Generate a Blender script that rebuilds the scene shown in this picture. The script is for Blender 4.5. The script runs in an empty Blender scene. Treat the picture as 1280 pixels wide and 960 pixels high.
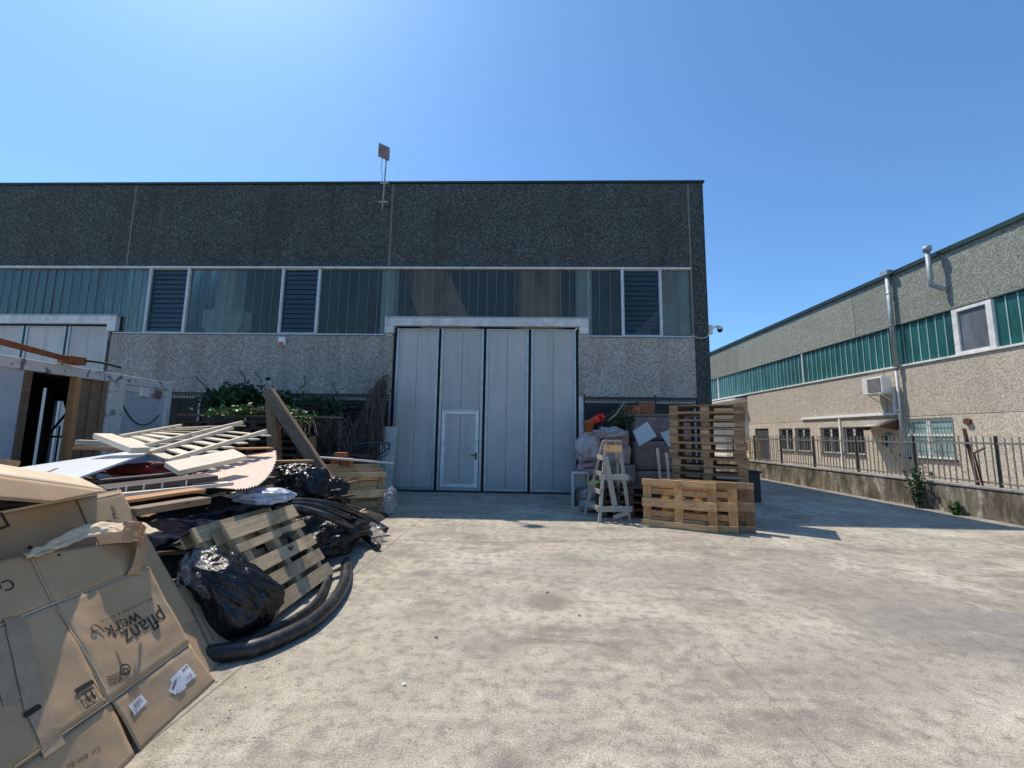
import bpy, bmesh, math, random
from mathutils import Vector, Matrix, noise
random.seed(11)
V = Vector
col = bpy.context.scene.collection
rad = math.radians

# ------------------------------------------------------------------ camera
YAW, PITCH, ROLL, FPX = 0.030, 0.1203, 0.01428, 524.0
CAM = V((0, 0, 1.55))
def cam_axes():
    cy, sy = math.cos(YAW), math.sin(YAW)
    f0 = V((-sy, cy, 0)); r0 = V((cy, sy, 0)); u0 = V((0, 0, 1))
    f = f0 * math.cos(PITCH) + u0 * math.sin(PITCH)
    u = u0 * math.cos(PITCH) - f0 * math.sin(PITCH)
    r = r0 * math.cos(ROLL) + u * math.sin(ROLL)
    u2 = u * math.cos(ROLL) - r0 * math.sin(ROLL)
    return r, u2, f
AR, AU, AF = cam_axes()
# measured points of the place: a sight line met with a known plane of the site
def ray(px, py): return AR * ((px - 640) / FPX) + AU * ((480 - py) / FPX) + AF
def at_z(px, py, z=0.0):
    d = ray(px, py); return CAM + d * ((z - CAM.z) / d.z)
def at_y(px, py, y):
    d = ray(px, py); return CAM + d * (y / d.y)
def at_x(px, py, x):
    d = ray(px, py); return CAM + d * (x / d.x)
def at_plane(px, py, o, n):
    d = ray(px, py); return CAM + d * ((o - CAM).dot(n) / d.dot(n))

cd = bpy.data.cameras.new('camera'); cam = bpy.data.objects.new('camera', cd); col.objects.link(cam)
cd.sensor_width = 36; cd.lens = FPX / 1280 * 36; cd.clip_end = 3000; cd.clip_start = 0.02
cam.matrix_world = Matrix(((AR.x, AU.x, -AF.x, CAM.x), (AR.y, AU.y, -AF.y, CAM.y), (AR.z, AU.z, -AF.z, CAM.z), (0, 0, 0, 1)))
bpy.context.scene.camera = cam

# ------------------------------------------------------------------ materials
class NT:
    def __init__(s, name):
        s.m = bpy.data.materials.new(name); s.m.use_nodes = True
        s.t = s.m.node_tree; s.n = s.t.nodes; s.l = s.t.links
        s.b = s.n['Principled BSDF']; s.out = s.n['Material Output']
        s.tc = s.n.new('ShaderNodeTexCoord')
    def link(s, a, b): s.l.new(a, b)
    def mapping(s, src='Object', scale=(1, 1, 1), rot=(0, 0, 0)):
        mp = s.n.new('ShaderNodeMapping'); mp.inputs['Scale'].default_value = scale; mp.inputs['Rotation'].default_value = rot
        s.link(s.tc.outputs[src], mp.inputs[0]); return mp.outputs[0]
    def noise(s, vec, scale, detail=6, rough=.55, dist=0):
        t = s.n.new('ShaderNodeTexNoise'); t.inputs['Scale'].default_value = scale; t.inputs['Detail'].default_value = detail
        t.inputs['Roughness'].default_value = rough; t.inputs['Distortion'].default_value = dist
        s.link(vec, t.inputs['Vector']); return t.outputs['Fac']
    def voro(s, vec, scale, out='Color', feat='F1'):
        t = s.n.new('ShaderNodeTexVoronoi'); t.feature = feat; t.inputs['Scale'].default_value = scale
        s.link(vec, t.inputs['Vector']); return t.outputs[out]
    def ramp(s, fac, stops, interp='LINEAR'):
        r = s.n.new('ShaderNodeValToRGB'); r.color_ramp.interpolation = interp
        e = r.color_ramp.elements
        while len(e) < len(stops): e.new(0.5)
        for i, (p, c) in enumerate(stops):
            e[i].position = p; e[i].color = (*(c if hasattr(c, '__len__') else (c, c, c)), 1)
        s.link(fac, r.inputs[0]); return r.outputs[0]
    def mix(s, fac, a, b, mode='MIX'):
        m = s.n.new('ShaderNodeMix'); m.data_type = 'RGBA'; m.blend_type = mode; m.clamp_factor = True
        for sock, v in ((m.inputs[0], fac), (m.inputs[6], a), (m.inputs[7], b)):
            if isinstance(v, (int, float)): sock.default_value = v if sock == m.inputs[0] else (v, v, v, 1)
            elif isinstance(v, tuple): sock.default_value = (*v, 1)
            else: s.link(v, sock)
        return m.outputs[2]
    def math(s, op, a, b=0.0):
        m = s.n.new('ShaderNodeMath'); m.operation = op
        for i, v in enumerate((a, b)):
            if isinstance(v, (int, float)): m.inputs[i].default_value = v
            else: s.link(v, m.inputs[i])
        return m.outputs[0]
    def bump(s, h, strength=.3, dist=.01):
        b = s.n.new('ShaderNodeBump'); b.inputs['Strength'].default_value = strength; b.inputs['Distance'].default_value = dist
        s.link(h, b.inputs['Height']); s.link(b.outputs[0], s.b.inputs['Normal']); return b
    def set(s, **k):
        for a, v in k.items():
            sock = s.b.inputs[a.replace('_', ' ')]
            if isinstance(v, tuple): sock.default_value = (*v, 1)
            elif isinstance(v, (int, float)): sock.default_value = v
            else: s.link(v, sock)
        return s.m
def scl(c, k): return tuple(x * k for x in c)

def m_plain(name, c, rough=.6, metal=0.0, var=.18, scale=3.0, bump=.05, bscale=60, spec=.5, dirt=None):
    t = NT(name); o = t.mapping()
    n1 = t.noise(o, scale, 5, .6)
    cc = t.ramp(n1, [(.3, scl(c, 1 - var)), (.7, scl(c, 1 + var))])
    if dirt:
        n2 = t.noise(o, scale * 2.3, 8, .7)
        cc = t.mix(t.ramp(n2, [(.5, 0), (.72, dirt[1])]), cc, dirt[0])
    if bump: t.bump(t.noise(o, bscale, 3), bump, .004)
    return t.set(Base_Color=cc, Roughness=rough, Metallic=metal, Specular_IOR_Level=spec)

def m_aggregate(name, dark, mid, light, scale=34, stain=.25, tint=None, mid_scale=.5):
    t = NT(name); o = t.mapping()
    v = t.voro(o, scale, 'Color'); v2 = t.voro(o, scale * 2.1, 'Color')
    bw = t.n.new('ShaderNodeSeparateColor'); t.link(v, bw.inputs[0])
    bw2 = t.n.new('ShaderNodeSeparateColor'); t.link(v2, bw2.inputs[0])
    f = t.math('ADD', t.math('MULTIPLY', bw.outputs[0], .62), t.math('MULTIPLY', bw2.outputs[1], .38))
    c = t.ramp(f, [(.12, dark), (.45, mid), (.62, mid), (.9, light)])
    big = t.noise(o, mid_scale, 6, .65)
    c = t.mix(t.ramp(big, [(.35, stain), (.65, 0.0)]), c, scl(dark, .8))
    st = t.noise(t.mapping(scale=(2.2, 2.2, .22)), 1.0, 5, .6)
    c = t.mix(t.ramp(st, [(.50, 0.0), (.72, min(1, stain * 1.8))]), c, tint or scl(mid, .55))
    oi = t.n.new('ShaderNodeObjectInfo'); c = t.mix(1.0, c, t.ramp(oi.outputs['Random'], [(0, .88), (1, 1.10)]), 'MULTIPLY')
    d = t.voro(o, scale, 'Distance')
    t.bump(d, -.55, .02)
    return t.set(Base_Color=c, Roughness=.9, Specular_IOR_Level=.25)

def m_wood(name, a, b, rough=.75, dirt=(.03, .026, .022), dk=.45, vary=.35, spec=.3):
    t = NT(name); u = t.mapping('UV', (1, 1, 1))
    g = t.noise(t.mapping('UV', (1.6, 26, 1)), 1.6, 8, .65, .6)
    g2 = t.noise(t.mapping('UV', (5, 110, 1)), 1.0, 4, .6)
    c = t.ramp(t.math('ADD', t.math('MULTIPLY', g, .7), t.math('MULTIPLY', g2, .3)), [(.32, a), (.62, b)])
    oi = t.n.new('ShaderNodeObjectInfo')
    c = t.mix(1.0, c, t.ramp(oi.outputs['Random'], [(0, 1 - vary), (1, 1 + vary * .35)]), 'MULTIPLY')
    dn = t.noise(u, 3.2, 7, .7)
    c = t.mix(t.ramp(dn, [(.48, 0.0), (.72, dk)]), c, dirt)
    # knots
    kn = t.voro(t.mapping('UV', (2.2, 7, 1)), 1.3, 'Distance')
    c = t.mix(t.ramp(kn, [(.035, .75), (.10, 0.0)]), c, scl(a, .35))
    t.bump(g2, .35, .003)
    return t.set(Base_Color=c, Roughness=rough, Specular_IOR_Level=spec)

M = {}
M['agg_dark'] = m_aggregate('dark green pebble panel', (.020, .026, .026), (.060, .072, .069), (.20, .225, .21), 36, .30)
M['agg_light'] = m_aggregate('pale pebble panel', (.14, .125, .108), (.39, .36, .32), (.66, .62, .56), 38, .22, (.11, .09, .065))
M['agg_green'] = m_aggregate('grey green pebble panel', (.12, .14, .115), (.255, .275, .235), (.47, .47, .41), 30, .12)
M['agg_sand'] = m_aggregate('sand coloured pebble panel', (.29, .25, .195), (.51, .455, .37), (.72, .67, .57), 30, .12)
M['joint'] = m_plain('grey joint mortar', (.16, .165, .16), .9)
M['dark_joint'] = m_plain('dark panel joint', (.05, .05, .047), .9)
M['cap'] = m_plain('dark green metal flashing', (.018, .04, .034), .45, .3)
M['trim'] = m_plain('off white painted trim', (.62, .63, .62), .5, dirt=((.2, .18, .15), .5))
M['white'] = m_plain('white painted metal', (.75, .75, .73), .45, dirt=((.25, .2, .15), .35))
M['pvc'] = m_plain('white window frame', (.82, .82, .80), .4, var=.05)
M['galv'] = m_plain('galvanised steel', (.30, .34, .36), .55, .25, .25, 6, dirt=((.16, .15, .13), .4))
M['alu'] = m_plain('dull aluminium profile', (.42, .45, .46), .42, .55, .12, 5, dirt=((.14, .14, .13), .5))
M['black'] = m_plain('black rubber gasket', (.010, .011, .012), .7)
M['black_metal'] = m_plain('dark painted steel', (.03, .03, .032), .5, .3)
M['interior'] = m_plain('grey interior wall', (.16, .16, .155), .9)
M['rib'] = m_plain('dull glass rib', (.19, .23, .24), .5)
M['pillar'] = m_plain('pale concrete pillar', (.88, .88, .85), .85)
M['conc'] = m_plain('grey concrete', (.30, .29, .27), .9, 0, .3, 2.5, .3, 40, dirt=((.09, .085, .075), .7))

def m_door():
    t = NT('grey white door panel paint'); o = t.mapping()
    n = t.noise(o, .9, 5, .6); st = t.noise(t.mapping(scale=(7, 7, .5)), 1.0, 6, .6)
    c = t.ramp(n, [(.3, (.48, .47, .45)), (.7, (.57, .555, .53))])
    oi = t.n.new('ShaderNodeObjectInfo'); c = t.mix(1.0, c, t.ramp(oi.outputs['Random'], [(0, .86), (1, 1.0)]), 'MULTIPLY')
    c = t.mix(t.ramp(st, [(.50, 0.0), (.75, .40)]), c, (.28, .27, .25))
    c = t.mix(t.ramp(t.noise(t.mapping(scale=(30, 30, 1.5)), 1.0, 8, .7), [(.60, 0.0), (.72, .35)]), c, (.22, .21, .19))
    c = t.mix(t.ramp(t.noise(o, 4.5, 9, .75), [(.62, 0.0), (.75, .4)]), c, (.30, .28, .25))
    sx = t.n.new('ShaderNodeSeparateXYZ'); t.link(t.tc.outputs['Object'], sx.inputs[0])
    low = t.ramp(t.math('MULTIPLY', sx.outputs[2], .5), [(.0, .55), (.25, 0.0)])
    c = t.mix(t.math('MULTIPLY', low, t.noise(o, 5, 6, .7)), c, (.17, .16, .14))
    t.bump(t.noise(o, 1.2, 3), .12, .02)
    return t.set(Base_Color=c, Roughness=.48, Specular_IOR_Level=.4)
M['door'] = m_door()

def m_glass(name, tint, haze, hazec, rough=.16, refl=.35, trans=.55):
    """dirty ribbed channel glass: reflection + dull haze + see-through share"""
    t = NT(name); o = t.mapping()
    t.n.remove(t.b)
    gl = t.n.new('ShaderNodeBsdfGlossy'); gl.inputs['Roughness'].default_value = rough; gl.inputs['Color'].default_value = (.62, .68, .66, 1)
    tr = t.n.new('ShaderNodeBsdfTransparent'); tr.inputs['Color'].default_value = (*tint, 1)
    df = t.n.new('ShaderNodeBsdfDiffuse')
    dn = t.noise(t.mapping(scale=(1.4, 1.4, .45)), 1.3, 6, .65)
    cc = t.ramp(dn, [(.3, scl(hazec, .6)), (.7, scl(hazec, 1.35))]); t.link(cc, df.inputs['Color'])
    wav = t.noise(t.mapping(scale=(3.5, 3.5, .8)), 1.2, 3, .5)
    b = t.n.new('ShaderNodeBump'); b.inputs['Strength'].default_value = .35; b.inputs['Distance'].default_value = .05
    t.link(wav, b.inputs['Height']); t.link(b.outputs[0], gl.inputs['Normal'])
    m1 = t.n.new('ShaderNodeMixShader'); m1.inputs[0].default_value = trans
    t.link(df.outputs[0], m1.inputs[1]); t.link(tr.outputs[0], m1.inputs[2])
    fr = t.n.new('ShaderNodeFresnel'); fr.inputs['IOR'].default_value = 1.5
    fac = t.math('ADD', t.math('MULTIPLY', fr.outputs[0], .8), refl)
    m2 = t.n.new('ShaderNodeMixShader'); t.link(fac, m2.inputs[0])
    t.link(m1.outputs[0], m2.inputs[1]); t.link(gl.outputs[0], m2.inputs[2])
    t.link(m2.outputs[0], t.out.inputs[0]); return t.m
M['glass'] = m_glass('grey blue channel glass', (.82, .87, .86), .2, (.10, .12, .12), .22, .0, .78)
M['louvre'] = m_glass('dark louvre glass', (.55, .62, .66), .1, (.04, .058, .07), .15, .05, .5)
M['teal'] = m_glass('teal channel glass', (.10, .35, .34), .2, (.035, .17, .165), .25, .10, .25)
M['teal_pale'] = m_glass('frosted pale teal pane', (.2, .5, .5), .2, (.36, .56, .53), .3, .03, .10)
M['pane'] = m_glass('grey window pane', (.4, .45, .48), .2, (.20, .23, .26), .1, .12, .2)
M['pane_black'] = m_glass('black pane for dark interior', (.3, .33, .35), .2, (.018, .02, .022), .3, .0, .1)  # black haze stands in for the dark room behind the low windows
M['pane_dark'] = m_glass('dark window pane', (.3, .33, .35), .2, (.05, .06, .07), .05, .12, .3)

def m_ground():
    t = NT('worn concrete paving'); o = t.mapping()
    big = t.noise(o, .28, 5, .6, .6)
    med = t.noise(t.mapping(scale=(.75, 1.5, 1), rot=(0, 0, .45)), 1.3, 10, .68, .9)
    fine = t.noise(o, 9, 10, .74)
    grit = t.noise(o, 95, 4, .7)
    c = t.ramp(big, [(.32, (.36, .32, .25)), (.5, (.47, .42, .325)), (.66, (.56, .50, .385))])
    msk = t.ramp(t.noise(t.mapping(scale=(1, 1.4, 1), rot=(0, 0, .3)), .42, 4, .6, .5), [(.36, .25), (.58, 1.0)])
    c = t.mix(t.math('MULTIPLY', msk, t.ramp(med, [(.41, 0.0), (.51, .45), (.63, .95)])), c, (.195, .175, .142))
    pale = t.noise(t.mapping(scale=(1.2, .8, 1), rot=(0, 0, -.6)), .8, 9, .68, .5)
    c = t.mix(t.ramp(pale, [(.52, 0.0), (.64, .55)]), c, (.66, .61, .50))
    strk = t.noise(t.mapping(scale=(.5, 9, 1), rot=(0, 0, .35)), 1.2, 7, .65, .3)
    c = t.mix(t.ramp(strk, [(.54, 0.0), (.66, .28)]), c, (.20, .19, .165))
    c = t.mix(t.ramp(fine, [(.40, .62), (.50, 0.0)]), c, (.18, .168, .145))
    c = t.mix(t.ramp(fine, [(.55, 0.0), (.66, .38)]), c, (.68, .64, .54))
    c = t.mix(t.ramp(grit, [(.38, .75), (.50, 0.0)]), c, (.13, .12, .105))
    c = t.mix(t.ramp(grit, [(.58, 0.0), (.70, .45)]), c, (.74, .70, .60))
    sp = t.voro(o, 5.2, 'Distance')
    c = t.mix(t.ramp(sp, [(.035, .7), (.06, 0.0)]), c, (.10, .095, .09))
    sx = t.n.new('ShaderNodeSeparateXYZ'); t.link(t.tc.outputs['Object'], sx.inputs[0])
    X, Yc = sx.outputs[0], sx.outputs[1]
    def spot(x, y, rx, ry, k, colr, wob=.35):
        global c_
        dx = t.math('DIVIDE', t.math('SUBTRACT', X, x), rx); dy = t.math('DIVIDE', t.math('SUBTRACT', Yc, y), ry)
        d = t.math('ADD', t.math('MULTIPLY', dx, dx), t.math('MULTIPLY', dy, dy))
        d = t.math('ADD', d, t.math('MULTIPLY', t.math('SUBTRACT', med, .5), 11 * wob))
        return t.ramp(d, [(.25, k), (1.0, 0.0)])
    for x, y, rx, ry, k, cl in STAINS:
        c = t.mix(spot(x, y, rx, ry, k, cl), c, cl)
    wob = t.math('MULTIPLY', t.math('SUBTRACT', t.noise(o, 3, 3), .5), .02)
    for xj in (-1.85, 1.5):
        d = t.math('ABSOLUTE', t.math('ADD', t.math('SUBTRACT', X, xj), wob))
        c = t.mix(t.ramp(d, [(.004, .75 if xj < -1 and xj > -2 else .30), (.010, 0.0)]), c, (.10, .095, .085))
        
    h = t.math('ADD', t.math('MULTIPLY', fine, .6), t.math('MULTIPLY', grit, .4))
    t.bump(h, .45, .012)
    return t.set(Base_Color=c, Roughness=t.ramp(med, [(.3, .95), (.7, .72)]), Specular_IOR_Level=.3)
s0 = at_z(685, 752); s1 = at_z(1250, 795); s2 = at_z(612, 806)
STAINS = [(s0.x, s0.y, .26, .22, .6, (.16, .12, .095)), (s0.x - .25, s0.y + .1, .55, .3, .35, (.22, .19, .16)), (s1.x, s1.y, 1.1, .7, .5, (.15, .15, .145)), (s2.x, s2.y, .3, .25, .35, (.19, .18, .17)),
          (1.2, 5.2, 1.6, .8, .30, (.19, .185, .175)), (3.6, 4.6, 1.4, .9, .25, (.2, .195, .18)), (.3, 10.0, 1.2, .5, .3, (.2, .2, .19)), (2.4, 3.2, .9, .5, .3, (.2, .195, .185))]
M['ground'] = m_ground()
M['soil'] = m_plain('dry soil and gravel', (.28, .25, .20), .95, 0, .3, 2, .5, 30)

M['pal_new'] = m_wood('fresh yellow pallet wood', (.44, .22, .085), (.76, .46, .21), dirt=(.10, .06, .035), dk=.7, vary=.5)
M['pal_old'] = m_wood('weathered brown pallet wood', (.26, .14, .075), (.52, .32, .18), dirt=(.05, .035, .026), dk=.6, vary=.5)
M['pal_grey'] = m_wood('sun bleached grey pallet wood', (.34, .245, .145), (.62, .475, .30), dirt=(.08, .062, .045), dk=.75, vary=.25)
M['pal_dark'] = m_wood('dark part shaded pallet wood', (.055, .036, .028), (.15, .10, .075), dirt=(.02, .015, .012), dk=.5, vary=.5)  # dark brown wood, shade of the low stack put into its tone
M['plank_pale'] = m_wood('pale raw plank', (.62, .51, .37), (.82, .72, .56), dirt=(.36, .28, .19), dk=.3, vary=.2)
M['plank_brown'] = m_wood('brown timber', (.17, .11, .07), (.33, .23, .15), dk=.4, vary=.4)
M['plank_orange'] = m_wood('orange brown plank', (.40, .19, .075), (.62, .33, .15), dirt=(.2, .1, .05), dk=.3, vary=.2)
M['ply'] = m_wood('pinkish plywood', (.60, .44, .34), (.74, .59, .48), dirt=(.5, .38, .3), dk=.25, vary=.05)
M['laminate'] = m_wood('dark brown laminate', (.055, .035, .030), (.10, .07, .06), dk=.3, vary=.3, rough=.45)
M['ladder'] = m_wood('paint splashed grey ladder wood', (.26, .235, .20), (.48, .45, .40), dirt=(.20, .17, .14), dk=.5, vary=.25)
M['rust_dark'] = m_plain('dark brown rusted steel', (.11, .055, .035), .85, .1, .4, 8, .3, 80)
M['rust'] = m_plain('rusty orange steel', (.30, .10, .035), .8, .1, .4, 8, .3, 80, dirt=((.09, .04, .02), .7))
M['panel_white'] = m_plain('white laminated board', (.74, .77, .78), .35, 0, .04, 2, .03, dirt=((.45, .45, .42), .25))
M['navy'] = m_plain('dark navy plastic', (.008, .018, .045), .28, 0, .4, 4, .3, 14)
M['bluehose'] = m_plain('blue grey plastic tube', (.05, .08, .12), .22)
M['hose'] = m_plain('black rubber hose', (.014, .015, .016), .42, 0, .3, 5, .2, 30, dirt=((.12, .11, .095), .75))
M['maroon'] = m_plain('dark red plastic bag', (.20, .018, .025), .4)
M['brick'] = m_plain('orange hollow brick', (.45, .15, .075), .9, 0, .25, 20, .3, 90)
M['brick_dark'] = m_plain('dark brick cavity', (.05, .02, .014), .95)
M['wrap'] = m_plain('film wrapped brown goods', (.22, .155, .135), .35, 0, .35, 5, .3, 20, dirt=((.34, .30, .30), .5))
M['pinkbag'] = m_plain('pinkish translucent plastic', (.38, .25, .235), .3, 0, .3, 4, .35, 16)
M['lilacbag'] = m_plain('pale lilac plastic sack', (.38, .33, .34), .3, 0, .2, 4, .35, 16)
M['paper'] = m_plain('pale blue paper sheet', (.60, .70, .74), .7, 0, .05)
M['red'] = m_plain('bright red plastic', (.72, .03, .022), .4)
M['terracotta'] = m_plain('terracotta plastic', (.42, .13, .06), .6)
M['yellow'] = m_plain('yellow paint', (.70, .42, .05), .5)
M['yellowgreen'] = m_plain('yellow green plastic', (.45, .50, .10), .4)
M['greenplastic'] = m_plain('teal green plastic', (.03, .30, .22), .4)
M['stone'] = m_plain('grey stone', (.34, .33, .31), .9, 0, .3, 20)
M['plastercream'] = m_plain('cream render', (.72, .69, .62), .85)
M['print'] = m_plain('dark brown printing ink', (.035, .025, .02), .7, bump=0)
M['print_red'] = m_plain('brown red printing ink', (.16, .06, .03), .7, bump=0)
M['label'] = m_plain('white paper label', (.72, .72, .76), .5, var=.05, bump=0)
M['label_ink'] = m_plain('grey black label ink', (.09, .09, .11), .6, bump=0)
M['tape'] = m_plain('glossy brown packing tape', (.40, .285, .185), .35, 0, .15, 14, .4, 30, spec=.6)
M['tape_orange'] = m_plain('orange stained tape', (.52, .26, .12), .35, 0, .25, 30, .4, 50)
M['shade_fill'] = m_plain('dark tone for shade', (.03, .024, .02), .95, 0, .6, 6, .8, 20)  # near black colour standing in for shade under and inside things

def m_card():
    t = NT('brown corrugated cardboard'); o = t.mapping()
    n = t.noise(o, 2.2, 6, .6); n2 = t.noise(o, 90, 3, .5)
    c = t.ramp(n, [(.3, (.42, .285, .165)), (.7, (.55, .395, .25))])
    c = t.mix(t.ramp(n2, [(.3, .16), (.7, 0.0)]), c, (.2, .13, .08))
    c = t.mix(t.ramp(t.noise(o, 7, 8, .75), [(.60, 0.0), (.75, .35)]), c, (.22, .16, .11))
    fl = t.n.new('ShaderNodeTexWave'); fl.inputs['Scale'].default_value = 42; fl.bands_direction = 'Y'; t.link(t.tc.outputs['UV'], fl.inputs[0])
    h = t.math('ADD', t.math('MULTIPLY', fl.outputs['Fac'], .12), t.noise(o, 6, 4))
    t.bump(h, .35, .012)
    return t.set(Base_Color=c, Roughness=.78, Specular_IOR_Level=.25)
M['card'] = m_card()
M['card_pale'] = m_plain('pale liner and sunlit cardboard', (.66, .53, .36), .8, 0, .12, 4, .2, 60)  # pale liner, also the sunlit colour of the carton top

def m_bag():
    t = NT('black bin bag plastic'); o = t.mapping()
    a = t.noise(t.mapping(scale=(1, 1, .35), rot=(.3, .2, 0)), 5, 3, .5, 1.2); b = t.noise(t.mapping(scale=(1, 1, .3), rot=(0, .9, .4)), 14, 4, .55, 1.6)
    h = t.math('ADD', a, t.math('MULTIPLY', b, .30))
    t.bump(h, .75, .05)
    return t.set(Base_Color=(.006, .007, .009), Roughness=.33, Specular_IOR_Level=.5)
M['bag'] = m_bag()
def m_film():
    t = NT('clear stretch film'); t.n.remove(t.b); o = t.mapping()
    gl = t.n.new('ShaderNodeBsdfGlossy'); gl.inputs['Roughness'].default_value = .18
    b = t.n.new('ShaderNodeBump'); b.inputs['Strength'].default_value = 1; b.inputs['Distance'].default_value = .05
    t.link(t.noise(t.mapping(scale=(1, 1, 3)), 7, 6, .6, 2), b.inputs['Height']); t.link(b.outputs[0], gl.inputs['Normal'])
    df = t.n.new('ShaderNodeBsdfDiffuse'); df.inputs['Color'].default_value = (.45, .43, .44, 1)
    tr = t.n.new('ShaderNodeBsdfTransparent')
    m0 = t.n.new('ShaderNodeMixShader'); m0.inputs[0].default_value = .5; t.link(gl.outputs[0], m0.inputs[1]); t.link(df.outputs[0], m0.inputs[2])
    m1 = t.n.new('ShaderNodeMixShader'); f = t.ramp(t.noise(t.mapping(scale=(1, 1, 2)), 9, 6, .7, 1.5), [(.45, .12), (.7, .75)])
    t.link(f, m1.inputs[0]); t.link(tr.outputs[0], m1.inputs[1]); t.link(m0.outputs[0], m1.inputs[2])
    t.link(m1.outputs[0], t.out.inputs[0]); return t.m
M['film'] = m_film()
def m_leaf(name, a, b):
    t = NT(name); oi = t.noise(t.mapping(), 9, 2)
    c = t.ramp(oi, [(.35, a), (.65, b)])
    return t.set(Base_Color=c, Roughness=.5, Specular_IOR_Level=.35)
M['leaf'] = m_leaf('green leaves', (.035, .085, .015), (.11, .22, .04))
M['leaf_dark'] = m_leaf('dark ivy leaves', (.012, .035, .012), (.035, .085, .025))
M['twig'] = m_plain('dry grey brown twigs', (.11, .085, .07), .9, 0, .4, 8)
M['moss'] = None
def m_wall():
    t = NT('mossy stained concrete'); o = t.mapping()
    n = t.noise(t.mapping(scale=(1, 2.2, .7)), 1.6, 9, .72, .6)
    c = t.ramp(n, [(.38, (.05, .043, .03)), (.48, (.15, .125, .085)), (.56, (.29, .25, .185)), (.66, (.56, .52, .43))])
    c = t.mix(t.ramp(t.noise(o, 14, 8, .7), [(.45, .4), (.6, 0.0)]), c, (.06, .055, .04))
    st = t.noise(t.mapping(scale=(1, 7, .4)), 1.0, 6, .6)
    c = t.mix(t.ramp(st, [(.55, 0.0), (.8, .6)]), c, (.045, .045, .03))
    t.bump(t.noise(o, 30, 6, .7), .6, .01)
    return t.set(Base_Color=c, Roughness=.95)
M['oldwall'] = m_wall()
M['rail'] = m_plain('weathered galvanised fence steel', (.26, .25, .23), .6, .35, .3, 10, dirt=((.12, .07, .04), .5))
def m_cabin():
    t = NT('peeling white blue sheet paint'); o = t.mapping()
    c = t.ramp(t.noise(o, 1.2, 5), [(.3, (.44, .48, .52)), (.7, (.54, .58, .62))])
    c = t.mix(t.ramp(t.noise(o, 6, 9, .75), [(.58, 0.0), (.66, .7)]), c, (.20, .17, .15))
    return t.set(Base_Color=c, Roughness=.5)
M['cabin'] = m_cabin()
def m_peel():
    t = NT('flaking white paint on steel'); o = t.mapping()
    n = t.noise(o, 6, 8, .7, .6)
    c = t.ramp(n, [(.56, (.66, .65, .62)), (.59, (.22, .24, .26)), (.66, (.13, .15, .17)), (.72, (.24, .13, .08))])
    t.bump(n, .5, .01)
    return t.set(Base_Color=c, Roughness=.7)
M['peel'] = m_peel()
def m_bluered():
    t = NT('printed blue white red sack'); o = t.mapping()
    n = t.noise(t.mapping(scale=(1, 1, 9)), 3, 4, .6, 1.5)
    c = t.ramp(n, [(.46, (.50, .52, .56)), (.52, (.06, .13, .36)), (.56, (.5, .52, .56)), (.62, (.50, .05, .05))], 'CONSTANT')
    return t.set(Base_Color=c, Roughness=.35)
M['sack'] = m_bluered()

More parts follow.
